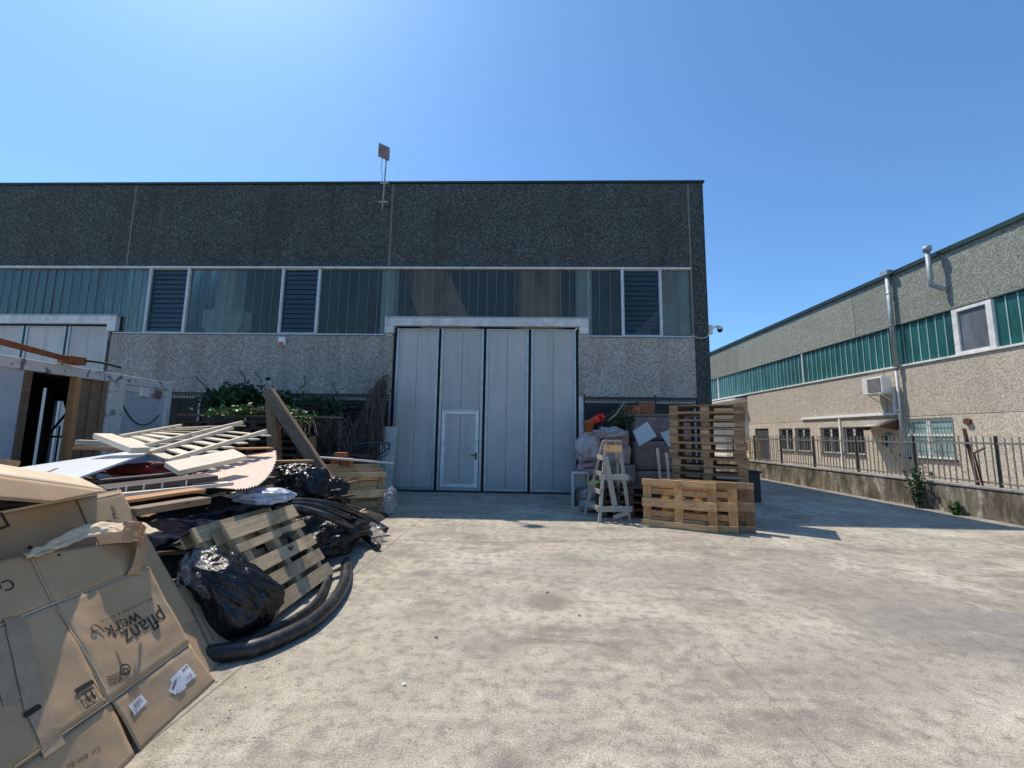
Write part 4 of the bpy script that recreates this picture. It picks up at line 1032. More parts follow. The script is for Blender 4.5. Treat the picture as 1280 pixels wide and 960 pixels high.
lbox(MB(), sd1, sd1 + .09, -.03, .08, .12, zr).build('door_post', 'plank_orange', LB, bevel=.004)
lbox(MB(), sd0 - .09, sd0 - .001, -.03, .08, .12, zr).build('door_post', 'plank_brown', LB, bevel=.004)
# inside: added dark linings, shade put into their colour
m = lbox(MB(), 0.12, Lc, 2.35, 2.42, 0.1, zr)
def d_end(px, py):
    p = at_plane(px, py, O, ax); return -(p - O).dot(nx), p.z
da, za = d_end(100, 515); db, zb_ = d_end(70, 515); da = max(.2, da); db = min(2.3, db)
lbox(MB(), .12, Lc, 2.35, 2.42, .1, zr).build('back_wall', 'shade_fill', LB)
for q0_, q1_, nm_, mt_ in ((0, .05, 'end_wall', 'cabin'), (.052, .07, 'shade_lining', 'shade_fill')):
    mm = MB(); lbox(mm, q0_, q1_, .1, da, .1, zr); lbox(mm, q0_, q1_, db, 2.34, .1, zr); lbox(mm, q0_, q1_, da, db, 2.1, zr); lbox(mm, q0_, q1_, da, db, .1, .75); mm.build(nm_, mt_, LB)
lbox(MB(), .12, sp0 - .002, .052, .07, .12, zr).build('shade_lining', 'shade_fill', LB); lbox(MB(), Lc - .07, Lc - .052, .1, 2.34, .1, zr).build('shade_lining', 'shade_fill', LB); lbox(MB(), Lc - .05, Lc, .1, 2.42, .1, zr).build('end_wall', 'cabin', LB)
lbox(MB(), 0, Lc, .07, 2.42, zr, 2.46).build('roof', 'shade_fill', LB); lbox(MB(), 0, Lc, .07, 2.42, .02, .1).build('floor', 'shade_fill', LB)
mm = MB()
for f_ in (.35, .7): lbox(mm, .02, .04, da + (db - da) * f_ - .01, da + (db - da) * f_ + .01, .75, 1.6)
lbox(mm, .01, .05, da, db, 1.36, 1.40); mm.beam(L3(.03, da + .02, 1.5), L3(.03, da + (db - da) * .6, 2.1), .04, .07); mm.beam(L3(.06, db, 1.45), L3(.06, da + .2, 1.85), .03, .03)
mm.build('window_bars', 'black_metal', LB)
sj, zj = s_of(180, 490)
lbox(MB(), sj - .12, sj + .10, -.03, .019, zj - .09, zj + .09).build('socket_box', 'white', LB, bevel=.01)
lbox(MB(), sj - .42, sj - .24, -.03, .019, zj - .09, zj + .07).build('socket_box', 'wrap', LB, bevel=.02)
c0 = L3(sj + .55, .0, zj - .1); c1 = L3(sj - .45, .0, zj - .42)
MB().tube(catenary(c0, c1, .35, 14), .010, 6).build('cable', 'black', LB)
sq, zq = s_of(3, 460)
ob = thing('orange_beam', at_y(45, 445, 5.6), 'long rusty orange steel beam lying across the cabin roof', 'beam')
pA = at_y(-60, 411, 4.2); pB = at_y(88, 452, 6.2); pB.z = max(pB.z, 2.60)
MB().beam(pA, pB, .06, .07).build('beam', 'rust', ob, bevel=.004)
MB().box(pB.x - .10, pB.x + .10, pB.y - .1, pB.y + .15, pB.z - .06, pB.z + .06).build('winch_box', 'rust', ob, bevel=.01)
MB().tube(smooth_path([pB + V((0, .1, .02)), pB + V((.25, .2, .0)), pB + V((.42, .4, -.05))]), .02, 6).build('cable', 'black', ob)

# ------------------------------------------------------------------ LEFT: stacks of old pallets along the wall
base_low = None
def simple_pallet(mat='pal_dark'):
    m = MB(); L, Wd = 1.2, .8
    for y, w in ((-.35, .1), (0, .145), (.35, .1)):
        m.box(-L / 2, L / 2, y - w / 2, y + w / 2, 0, .022, .003)
        for x in (-.528, 0, .528): m.box(x - .07, x + .07, y - w / 2, y + w / 2, .0225, .1, .003)
    for y, w in ((-.3275, .145), (-.19, .1), (0, .145), (.19, .1), (.3275, .145)): m.box(-L / 2, L / 2, y - w / 2, y + w / 2, .1005, .13, .003)
    return m.build('wooden_pallet', mat)
sp = simple_pallet(); first = True
GL = 'old dark pallets stacked along the wall behind the heap'
cols = [(-6.45, 8.95, 13, 'leftmost'), (-5.15, 9.0, 13, 'second from left'), (-3.95, 9.35, 8, 'rightmost')]
for ci, (x, y, n, nm) in enumerate(cols):
    for i in range(n):
        if first: o = sp; first = False
        else: o = sp.copy(); col.objects.link(o)
        o.location = (x + random.uniform(-.05, .05), y + random.uniform(-.04, .04), .001 + i * .1345); o.rotation_euler = (random.uniform(-.004, .004), random.uniform(-.003, .003), random.uniform(-.05, .05))
        tag(o, ('%s old dark pallet of the %s wall stack' % ('topmost' if i == n - 1 else ORD[n - 1 - i] + ' from top', nm)), 'pallet', GL)
# loose planks sticking in front of these stacks
GPk = 'long dark planks laid across the wall stacks'
for i, (pa, pb, lab) in enumerate((((225, 519), (428, 522), 'long dark brown plank lying on top of the wall stacks'), ((230, 528), (345, 527), 'rough plank on the front edge of the wall stack under the long plank'), ((240, 541), (330, 548), 'sagging dark plank in front of the wall stack'))):
    a = at_y(*pa, 8.55); b = at_y(*pb, 8.75)
    solo(MB().beam(a, b, .16, .04), 'wood_plank', 'pal_dark' if i else 'plank_brown', tuple((a + b) / 2), lab, 'plank', bevel=.003)
# timber beams
b0 = at_y(347, 580, 7.9); b1 = at_y(341, 501, 8.0)
solo(MB().beam(V((b0.x, b0.y, .5)), b1, .20, .16, up=(0, 1, 0)), 'timber_post', 'pal_old', (b0.x, b0.y, .5), 'short square weathered timber post standing in the heap', 'timber', bevel=.008)
b0 = at_y(392, 575, 7.6); b1 = at_y(335, 489, 8.05); bx = b0 + (b0 - b1) * .5
solo(MB().beam(bx, b1, .215, .12, up=(0, 1, 0)), 'timber_beam', 'plank_brown', tuple(bx), 'thick weathered timber beam leaning left out of the heap', 'timber', bevel=.008)
b0 = at_y(391, 574, 8.6); b1 = at_y(391, 545, 8.6)
solo(MB().beam(V((b0.x, b0.y, .4)), b1, .11, .09, up=(0, 1, 0)), 'timber_post', 'plank_brown', (b0.x, b0.y, .4), 'small dark post between the leaning beam and the dry vines', 'timber', bevel=.004)
# green plants on the stacks
def foliage(name, label, boxes, n, mat, size, stemn=12, wall=False):
    c = V((0, 0, 0)); l = MB(); s = MB()
    P = []
    for i in range(n):
        p0, p1, spread = random.choice(boxes); t_ = random.random()
        p = V(p0).lerp(V(p1), t_) + V((random.gauss(0, spread[0]), random.gauss(0, spread[1]), random.gauss(0, spread[2]))); P.append(p)
        if noise.noise(p * 2.5) > -.28: l.leaf(p, size * random.uniform(.6, 1.3))
    base = sum(P, V()) / len(P); base.z -= .3
    for i in range(stemn):
        a = random.choice(P); b = random.choice(P)
        if (a - b).length < 1.2: s.tube(smooth_path([a, a.lerp(b, .5) + V((0, 0, .06)), b], 3), .006, 4, False)
    t = thing(name, base, label, 'plant')
    l.build('leaves', mat, t); 
    if s.v: s.build('stems', 'twig', t)
    return t
foliage('creeper_plant', 'sunlit pale green creeper leaves trailing over the wall stacks', [(at_y(262, 516, 8.7), at_y(335, 512, 8.7), (.08, .2, .05)), (at_y(350, 514, 8.7), at_y(388, 524, 8.6), (.08, .18, .06))], 1500, 'leaf', .085, 40)
foliage('ivy_plant', 'dark ivy mass climbing the wall behind the wall stacks', [(at_y(268, 500, 9.9), at_y(320, 490, 9.9), (.20, .2, .10)), (at_y(322, 505, 10.2), at_y(345, 497, 10.2), (.25, .2, .09))], 2600, 'leaf_dark', .13, 60)
foliage('shrub_plant', 'dark green shrub growing behind the stacks near the vines', [(at_y(375, 507, 10.6), at_y(425, 510, 10.6), (.18, .2, .12))], 900, 'leaf_dark', .10, 20)
m = MB()
for a, b in (((258, 488), (243, 470)), ((305, 480), (299, 462)), ((325, 478), (318, 465)), ((374, 486), (380, 468)), ((420, 500), (414, 478))):
    p0 = at_y(*a, FY - .02); p1 = at_y(*b, FY - .02); m.tube(smooth_path([p0, p0.lerp(p1, .5) + V((.1, 0, -.05)), p1], 4), .012, 5)
solo(m, 'wall_creeper', 'twig', tuple(at_y(300, 490, FY)), 'bare creeper stems clinging to the pale pebbledash', 'plant')
# bramble tangle right of the beam
t = thing('bramble_tangle', at_y(385, 560, 8.8), 'tangle of dry thin brambles hanging beside the leaning beam', 'brambles')
m = MB(); l = MB()
for i in range(110):
    a = at_y(random.uniform(352, 440), random.uniform(516, 535), 8.7 + random.uniform(0, .7)); 
    b = a + V((random.uniform(-.35, .35), random.uniform(-.3, .15), random.uniform(-.9, -.2)))
    m.tube(smooth_path([a, a.lerp(b, .4) + V((random.uniform(-.1, .1), -.12, .10)), b], 4), random.uniform(.003, .007), 4, False)
m.build('stems', 'twig', t)
m = MB()
for i in range(60):
    a = at_y(random.uniform(355, 392), random.uniform(518, 530), 8.5 + random.uniform(0, .3)); b = a + V((random.uniform(-.25, .3), random.uniform(-.15, .05), random.uniform(-.35, .02)))
    m.tube([a, a.lerp(b, .5) + V((0, 0, .05)), b], .006, 4, False)
m.build('pale_stems', 'plank_pale', t)
# dry vine bush
t = thing('dry_vine', at_y(470, 600, 10.6), 'tall bush of dry grey vines hanging beside the folding door', 'vine')
m = MB()
for i in range(420):
    q = random.random()
    topx = 440 + 42 * (q ** .7) + random.gauss(0, 3); topz = 540 - 72 * (q ** 1.1) + random.uniform(-5, 25)
    y0 = 10.5 + random.uniform(-.35, .5)
    a = at_y(topx, topz, y0); L = random.uniform(.6, 1.9)
    b = a + V((random.uniform(-.40, .12) - (.1 if q < .5 else 0), random.uniform(-.35, .05), -min(L, a.z - .4)))
    m.tube(smooth_path([a + V((.05, 0, -.12)), a, a.lerp(b, .25) + V((-.12, -.1, .05)), a.lerp(b, .65) + V((-.04 + random.uniform(-.06, .06), -.04, 0)), b], 3), random.uniform(.004, .013), 4, False)
m.build('stems', 'twig', t)
p = at_y(480, 470, 10.7)
MB().tube(smooth_path([(p.x - .1, 10.7, .2), (p.x - .05, 10.65, 1.2), (p.x + .02, 10.7, 2.0), (p.x, 10.7, p.z)]), [.06] * 1 + [.05] * 24, 8).build('trunk', 'twig', t)
# white slab at door
a = at_y(471, 533, 11.1); b = at_y(495.5, 533, 11.1)
lsb = thing('concrete_slab', (a.x, 11.0, 0), 'pale grey board leaning on the wall left of the folding door', 'board')
m = MB(); m.obox(((a.x + b.x) / 2 + .0, 11.05, a.z / 2), V((0, .14, a.z / 2)), V(((b.x - a.x) / 2, 0, 0)), V((0, .02, -.003))); m.build('board', 'trim', lsb, bevel=.005)
# hoses hanging by the vines
GHs = 'thin loops of hose on the left of the door'
m = MB()
def loop(pts, y, r=.016, lab='', **k):
    P = [at_y(px, py, y) for px, py in pts]; return MB().tube(smooth_path(P), r, 7)
solo(loop([(421, 556), (440, 562), (465, 557), (484, 553), (486, 560), (470, 569), (452, 566), (430, 565), (421, 556)], 9.3), 'hose_coil', 'hose', tuple(at_y(450, 570, 9.3)), 'dark coiled hose hanging in front of the dry vines', 'hose')
solo(loop([(428, 560), (445, 556), (468, 553), (485, 556), (486, 566), (476, 573), (478, 580)], 9.25, .012), 'hose_coil', 'bluehose', tuple(at_y(460, 570, 9.25)), 'thin grey blue hose loop ending beside the pale board', 'hose')
solo(MB().tube([at_y(385, 571, 7.9), at_y(430, 574, 8.1), at_y(492, 579, 8.4)], .022, 8), 'plastic_pipe', 'trim', tuple(at_y(430, 574, 8.1)), 'thin pale pipe lying over the upright pallets towards the door', 'pipe')
# upright pallets near the door (left)
GLp = 'pallets standing at the left of the door'
a = at_z(430, 655); b = at_z(486, 640); a = V((-3.62, 7.62, 0)); b = V((-2.62, 8.1, 0))
ex = (b - a).normalized(); nb = V((ex.y, -ex.x, 0)); nb = -nb if nb.y > 0 else nb
up = (V((0, 0, 1)) - nb * .16).normalized(); zax0 = -nb; zax0 = (zax0 - up * zax0.dot(up)).normalized(); yax = zax0.cross(ex)
for i, lab in enumerate(('front light pallet leaning beside the door on the left', 'second light pallet leaning behind the front one left of the door', 'third light pallet at the back of those leaning left of the door')):
    t = new_pallet(base_new, lab, GLp)
    o = a.lerp(b, .5) + ex * (.0 - .04 * i) - nb * (.155 * i) + up * (.41 + .07 * i)
    place(t, frame(o, ex, yax, zax0)); t.scale = (.95, 1, 1); relabel_mat(t, 'pal_gold')
m = crumple(V(b) + V((.10, -.04, .24)), (.13, .13, .26), 'film', 'plastic_film', 21, .45); solo(m, 'plastic_film', 'film', (b.x + .12, b.y, 0), 'crumpled clear pink film on the end of the upright pallets', 'plastic film')
solo(MB().beam(at_y(479, 575, 8.6), at_y(481, 603, 8.5), .05, .04, up=(0, 1, 0)), 'plastic_strip', 'greenplastic', tuple(at_y(480, 600, 8.5)), 'teal green plastic strip beside the upright pallets', 'strip')
for i, (px, py, lab) in enumerate(((421, 577, 'lower left hollow red brick on the upright pallets'), (432, 576, 'lower right hollow red brick on the upright pallets'), (425, 569, 'upper hollow red brick on the upright pallets'))):
    q = at_y(px, py, 8.2); brick((q.x, 8.25, q.z - .08), (.20, .2, .13), (4, 3), lab)
    # group of its own
for o in bpy.data.objects:
    if o.name.startswith('hollow_brick') and 'upright' in o.get('label', ''): o['group'] = 'hollow bricks on the upright pallets'

# ------------------------------------------------------------------ LEFT: rubbish heap
hb = MB()
def heap(u, v):
    x = -7.0 + 4.5 * u; y = 2.5 + 5.8 * v
    r = min(1, 2.4 * min(u, 1 - u) + .0) * min(1, 3.2 * min(v, 1 - v) + .0)
    z = (.80 + .18 * v) * r ** .6 + .12 * noise.noise(V((x * 1.6, y * 1.6, 2))) * r + .05 * noise.noise(V((x * 5, y * 5, 2))) * r
    return (x, y, max(.0, z) if r > 0 else 0)
hb.grid(heap, 60, 60); o = hb.build('shade_mound', 'shade_fill', None); tag(o, 'added dark mound standing for rubble and shade underneath the heap of wood', 'debris', None, 'stuff')  # dark filler added for the shade under and between the boards
def hz(x, y): return heap((x + 7) / 4.5, (y - 2.5) / 5.8)[2] if -7 < x < -2.5 and 2.5 < y < 8.3 else 0
# random buried boards
GR = 'loose boards buried in the heap'
protos = []
for i in range(6):
    m = MB(); L = random.uniform(.7, 1.9); m.box(-L / 2, L / 2, -.06, .06, -.013, .013, .002); protos.append((m, random.choice(['pal_dark', 'plank_brown', 'pal_dark', 'pal_old', 'laminate'])))
pobj = [None] * 6
for i in range(64):
    k = i % 6
    if pobj[k] is None: o = protos[k][0].build('wood_plank', protos[k][1], None, bevel=.002); pobj[k] = o
    else: o = pobj[k].copy(); col.objects.link(o)
    x = random.uniform(-6.3, -2.9); y = random.uniform(3.4, 7.9)
    o.location = (x, y, hz(x, y) + random.uniform(.0, .14)); o.rotation_euler = (random.uniform(-.15, .15), random.uniform(-.16, .16), random.gauss(.25, .5))
    o.scale = (1, random.uniform(.7, 1.5), 1)
    tag(o, 'loose dark board buried among the scrap wood of the heap', 'board', GR)
sc_p = []
for i in range(5):
    m = MB(); L = random.uniform(.12, .5); w_ = random.uniform(.02, .07); m.box(-L / 2, L / 2, -w_ / 2, w_ / 2, -.006, .006, .004); sc_p.append(m.build('wood_scrap', ['plank_pale', 'pal_old', 'plank_orange', 'ply', 'plank_brown'][i]))
for i in range(90):
    o = sc_p[i] if i < 5 else sc_p[i % 5].copy()
    if i >= 5: col.objects.link(o)
    x = random.uniform(-5.8, -2.6); y = random.uniform(3.0, 7.9)
    o.location = (x, y, hz(x, y) + random.uniform(.0, .16)); o.rotation_euler = (random.uniform(-.5, .5), random.uniform(-.4, .4), random.uniform(0, 6.28)); o.scale = (random.uniform(.6, 1.4), 1, 1)
    tag(o, 'small broken scrap of wood scattered over the heap', 'scrap', 'small wood scraps on the heap')
def quad(px4, th, mat, name, label, cat, bevel=.003, **k):
    pts = [at_y(*p) for p in px4]; m = MB(); m.slab(pts, th); c = sum(pts, V()) / len(pts)
    return solo(m, name, mat, tuple(c), label, cat, bevel=bevel, **k)
# white laminated panel
Aw = V((-4.45, 5.2, 1.36)); Bw = V((-3.58, 3.3, 1.155)); Cw = V((-5.62, 4.62, 1.15)); Aw = at_y(209, 557, 5.2); Bw = at_y(91, 599, 3.3); Cw = at_y(19, 585, 4.5); Dw = Bw + (Cw - Aw)
m = MB(); m.slab([Aw, Bw, Dw, Cw], .02); solo(m, 'laminated_panel', 'panel_white', tuple((Aw + Dw) / 2), 'large white laminated panel lying across the top of the heap', 'panel', bevel=.002)
m = MB(); k0 = Aw.lerp(Bw, .0); nW = (Bw - Aw).cross(Cw - Aw).normalized(); nW = nW if nW.z > 0 else -nW
for pa, pb in (((56, 592), (71, 586)), ((130, 566), (141, 563))):
    a = at_plane(*pa, Aw, nW) + nW * .004; b = at_plane(*pb, Aw, nW) + nW * .004; m.beam(a, b, .025, .006, up=nW)
solo(m, 'wood_splinter', 'plank_brown', tuple(a), 'thin brown splinters lying on the white laminated panel', 'splinter')
def board(pa, ya, pb, yb, w, th, mat, label, name='wood_plank', up=(0, 0, 1), bevel=.003, cat='plank', group=None):
    a = at_y(*pa, ya); b = at_y(*pb, yb); m = MB(); m.beam(a, b, w, th, up=up, j=.002); return solo(m, name, mat, tuple((a + b) / 2), label, cat, group, bevel=bevel)
# pale slatted frames (long battens with short cross slats)
def slat_frame(name, label, rails, nsl, wsl, mat='plank_pale', ext=.1):
    """rails: two (pa,ya,pb,yb) lines; slats bridge them"""
    R = [(at_y(*r[0], r[1]), at_y(*r[2], r[3])) for r in rails]
    t = thing(name, tuple(sum((p for r in R for p in r), V()) / (2 * len(R))), label, 'pallet')
    for a, b in R: MB().beam(a, b, .05, .05, j=.002).build('batten', mat, t, bevel=.002)
    for i in range(nsl):
        u = (i + .5) / nsl
        p = R[0][0].lerp(R[0][1], u); q = R[-1][0].lerp(R[-1][1], u); d = (q - p).normalized()
        MB().beam(p - d * ext + V((0, 0, -.028)), q + d * ext + V((0, 0, -.028)), wsl, .018, j=.002).build('slat', mat, t, bevel=.002)
    return t
slat_frame('slatted_frame', 'pale wooden slatted frame lying furthest back on the heap', [((150, 546), 5.5, (226, 532), 6.6), ((172, 560), 4.9, (303, 528), 6.2)], 7, .15)
slat_frame('slatted_frame', 'pale wooden slatted frame in front with three long battens', [((187, 566), 4.6, (290, 535), 5.7), ((210, 576), 4.35, (332, 539), 5.6)], 7, .13, ext=.12)
board((128, 545), 4.75, (175, 563), 4.4, .17, .06, 'plank_pale', 'short thick pale board end rising left of the slatted frames')
board((97, 553), 5.6, (150, 555), 5.7, .10, .07, 'plank_pale', 'square pale batten under the cabin doorway')
board((96, 560), 5.3, (176, 561), 5.2, .09, .04, 'plank_orange', 'thin tan batten lying along the back edge of the white panel')
board((214, 586), 4.0, (300, 568), 4.6, .24, .05, 'plank_pale', up=(.15, -.5, 1), label='wide pale plank resting on the scalloped board')
# scalloped plywood
pts = []
edge = [(240, 607), (240, 590), (262, 577), (300, 569), (344, 563), (345, 574), (340, 587), (332, 598), (322, 606), (308, 610), (294, 611)]
SP = V(at_y(290, 590, 4.7)); nS = V((.30, -.42, .86)).normalized()
nS = V((-.02, -.16, 1)).normalized(); SP = at_y(294, 612, 4.0)
fine_ = []
for i in range(len(edge)):
    a = V((*edge[i], 0)); b = V((*edge[(i + 1) % len(edge)], 0))
    if 4 <= i <= 9:
        k = 4
        for s in range(k * 2):
            t_ = s / (k * 2); p = a.lerp(b, t_); d = (b - a).normalized(); out = V((-d.y, d.x, 0))
            p = p + out * (-1.5 if s % 2 else .6); fine_.append((p.x, p.y))
    else: fine_.append((a.x, a.y))
pl = [at_plane(p[0], p[1], SP, nS) for p in fine_]
m = MB(); m.slab(pl, .008, None); solo(m, 'scalloped_board', 'ply', tuple(SP), 'pinkish thin board with a curved scalloped edge on the heap', 'board')
board((295, 561), 5.6, (339, 560), 5.9, .25, .02, 'plank_orange', 'orange brown board just behind the scalloped board')
board((345, 577), 5.9, (389, 576), 6.3, .18, .03, 'plank_orange', 'orange plank sticking out right of the scalloped board')
# dark red bag under frames
bagthing('plastic_bag', at_y(190, 587, 4.75), (.42, .25, .075), 'maroon', 'dark red plastic bag squeezed under the slatted frames', 'bag', 31, amp=.3)
# dark laminated boards
board((100, 603), 3.6, (258, 588), 4.3, .10, .02, 'laminate', 'thin dark board edge with pale top below the red bag')
board((127, 612), 3.3, (264, 596), 3.9, .34, .045, 'laminate', 'dark brown laminated board with white joints along its edge')
board((150, 618), 3.25, (288, 604), 3.9, .14, .03, 'plank_pale', 'pale board strip just under the dark laminated board')
m = MB()
for px, py in ((148, 611), (158, 610), (180, 608), (203, 606), (233, 603)):
    q = at_y(px, py - .5, 3.36 + (px - 148) * .0044 - .19); m.box(q.x - .004, q.x + .004, q.y - .004, q.y + .004, q.z - .03, q.z + .012)
solo(m, 'edge_clips', 'trim', tuple(q), 'row of white joints on the dark laminated board edge', 'clips')
board((150, 626), 3.0, (250, 612), 3.5, .16, .022, 'plank_orange', 'light tan board under the laminated boards')
board((163, 640), 2.9, (256, 625), 3.4, .14, .05, 'plank_brown', 'lowest grey brown plank above the navy tube')
board((200, 604), 4.6, (330, 607), 4.8, .5, .02, 'laminate', 'dark board lying beneath the scalloped board')
board((240, 612), 4.5, (345, 600), 5.3, .2, .03, 'pal_dark', 'dark plank poking out under the scalloped board')
board((0, 580), 3.4, (17, 582), 3.5, .10, .08, 'pal_old', 'sawn off timber stub at the left end of the white panel')
# blue red white sack
bagthing('printed_sack', at_y(328, 620, 4.35), (.32, .18, .085), 'sack', 'blue white and red printed plastic sack on the heap', 'sack', 41, amp=.3)
# black bags
bagthing('bin_bag', at_y(378, 611, 6.0), (.33, .36, .32), 'bag', 'large black bin bag behind the hoses', 'bin bag', 51, amp=.3, sub=5)
bagthing('bin_bag', at_y(418, 618, 6.9), (.20, .26, .28), 'bag', 'smaller smooth black bin bag beside the upright pallets', 'bin bag', 52, amp=.22, sub=5)
bagthing('bin_bag', at_y(374, 588, 6.6), (.28, .25, .10), 'bag', 'flat torn black bin bag on top of the larger one', 'bin bag', 53, amp=.5, sub=5)
q = V((-2.75, 5.6, .2)); bagthing('black_sheeting', q, (.55, .75, .27), 'bag', 'heaped black sheeting on the ground under the hoses', 'plastic sheet', 54, amp=.35, sub=5)
bagthing('black_sheeting', (-2.9, 4.6, .24), (.6, .6, .3), 'bag', 'black sheeting behind the grey leaning pallet', 'plastic sheet', 55, amp=.3, sub=5)
bagthing('clear_film', (-2.35, 6.2, .12), (.32, .22, .12), 'film', 'crumpled clear film on the ground under the hose ends', 'plastic film', 56, amp=.6, sub=4)
bagthing('plastic_bag', (-3.1, 5.5, .46), (.22, .16, .10), 'wrap', 'dusty brown rag in the shade of the hoses', 'rag', 57, amp=.5)
# navy tarp and tubes
def tarp(u, v):
    a = at_y(165 + (365 - 165) * u, 690 - 68 * u, 2.75 + 2.0 * u) ; b = at_y(165 + (365 - 165) * u, 655 - 27 * u, 3.2 + 2.1 * u)
    p = a.lerp(b, v); return p + V((0, 0, .03 * noise.noise(p * 5) + .02 * noise.noise(p * 14)))
solo(MB().grid(tarp, 60, 16), 'navy_tarpaulin', 'navy', tuple(at_y(265, 650, 4)), 'crumpled dark navy tarpaulin between the heap and the grey pallet', 'tarpaulin', solid=.01)
def hose(pts, r, mat, label, name='rubber_hose'):
    P = smooth_path(pts, 8); return solo(MB().tube(P, r, 14), name, mat, tuple(P[0]), label, 'hose')
hose([at_y(150, 684, 3.2), at_y(182, 668, 3.5), at_y(230, 651, 4.0), at_y(290, 637, 4.7), at_y(350, 627, 5.4)], .032, 'bluehose', 'glossy blue grey tube running along the navy tarpaulin')
hose([at_y(170, 696, 3.3), at_y(215, 672, 3.8), at_y(270, 651, 4.5), at_y(320, 637, 5.0), at_y(365, 632, 5.4)], .05, 'navy', 'thick dark navy tube above the grey pallet')
def gpt(px, py, z): return at_z(px, py, z)
hose([at_y(345, 629, 4.9), at_y(385, 627, 5.3), at_y(425, 634, 5.6), at_z(460, 649, .26), at_z(484, 663, .07)], .045, 'hose', 'longest black hose curving down towards the door')
hose([at_y(345, 631, 4.7), at_y(385, 632, 5.0), at_y(420, 641, 5.3), at_z(448, 656, .20), at_z(464, 669, .06)], .042, 'hose', 'middle black hose ending on the yard beside the longest one')
hose([at_y(340, 634, 4.6), at_y(380, 637, 4.8), at_y(420, 650, 5.0), at_z(452, 668, .14), at_z(473, 684, .05)], .042, 'hose', 'lowest black hose with its end nearest the camera side')
# big arc pipe on the ground
def gz(px, py, z=.055): return at_z(px, py, z)
hose([gz(433, 703, .06), gz(431, 727), gz(416, 753), gz(387, 779), gz(345, 800), gz(312, 811), gz(284, 822) + V((-.16, .03, 0))], .058, 'hose', 'thick black pipe bent in an arc on the yard around the grey pallet', 'bent_pipe')
hose([gz(428, 722, .04) + V((-.18, .1, 0)), gz(410, 752, .04) + V((-.1, 0, 0)), gz(380, 776, .04) + V((-.1, 0, 0)), gz(340, 796, .04) + V((-.1, .02, 0)), gz(300, 812, .04) + V((-.1, .03, 0))], .035, 'hose', 'thinner black pipe lying inside the thick bent pipe', 'bent_pipe')

# leaning grey pallets
bl_ = V((-2.02, 3.52, .05)); br_ = V((-2.04, 4.72, .05)); bl_ = at_z(346, 769, .06); br_ = at_z(419, 716, .06)
ex = (br_ - bl_); Lx = ex.length; ex.normalize()
tl_ = at_x(254, 664, bl_.x - .50); tr_ = at_x(369, 629, bl_.x - .50)
uy = ((tl_ + tr_) / 2 - (bl_ + br_) / 2); uy -= ex * uy.dot(ex); Wy = uy.length; uy.normalize(); zn = ex.cross(uy)
if zn.x < 0: zn = -zn
yv = zn.cross(ex)
for i, lab in enumerate(('sun bleached grey pallet leaning on the heap above the bent pipe', 'second grey pallet hidden underneath the sun bleached leaning pallet')):
    t = new_pallet(base_grey, lab, 'pallets on the rubbish heap')
    c = (bl_ + br_) / 2 + uy * (Wy / 2 + .10 * i) - zn * (.145 + .150 * i) - ex * (.0 + .12 * i)
    t.matrix_world = frame(c, ex, yv, zn) @ Matrix.Diagonal((max(.8, Lx / 1.2), Wy / .8, 1, 1))

# near black bag with shine
def bag_mesh(off_n=0.0, region=None):
    c = at_z(300, 800, 0) + V((-.14, .08, .31)); bm = bmesh.new(); bmesh.ops.create_icosphere(bm, subdivisions=6, radius=1)
    dr = V((.55, .25, -.8)).normalized()
    for v in bm.verts:
        p = v.co.copy(); pa = p - dr * p.dot(dr) * .6
        k = 1 + .20 * noise.noise(p * 1.25 + V((8, 8, 3))) + .20 * (.30 - abs(noise.noise(pa * 2.3 + V((4, 1, 9))))) + .10 * (.25 - abs(noise.noise(pa * 5 + V((2, 7, 1))))) + .035 * (.2 - abs(noise.noise(pa * 11 + V((5, 3, 1)))))
        q = V((p.x * .32, p.y * .28, p.z * .315)) * k
        q.z *= 1 - .30 * p.x * (p.z > 0); q.y -= .14 * max(0, p.z); q.x -= .10 * max(0, p.z); q.x += .05 * max(0, -p.z)
        if q.z < -.285: q.z = -.285 + (q.z + .285) * .15
        v.co = q + (p * off_n)
    if region: bmesh.ops.delete(bm, geom=[f for f in bm.faces if not region(f.calc_center_median())], context='FACES')
    bm.verts.index_update()
    m = MB(); m.v = [v.co + c for v in bm.verts]; m.f = [[v.index for v in f.verts] for f in bm.faces]; m.uv = [[(0, 0)] * 3 for _ in m.f]; m.sm = [True] * len(m.f); bm.free(); return m, c
m, c = bag_mesh(); bb = thing('bin_bag', (c.x, c.y, 0), 'shiny full black bin bag on the ground between cardboard and grey pallet', 'bin bag')
m.build('bag', 'bag', bb)
m, c = bag_mesh(.008, lambda q: q.x * .8 + .4 * q.y - q.z * .55 + .22 * noise.noise(q * 6) < -.24 and noise.noise(q * 11) > -.25); m.build('silver_wrap', 'film', bb)

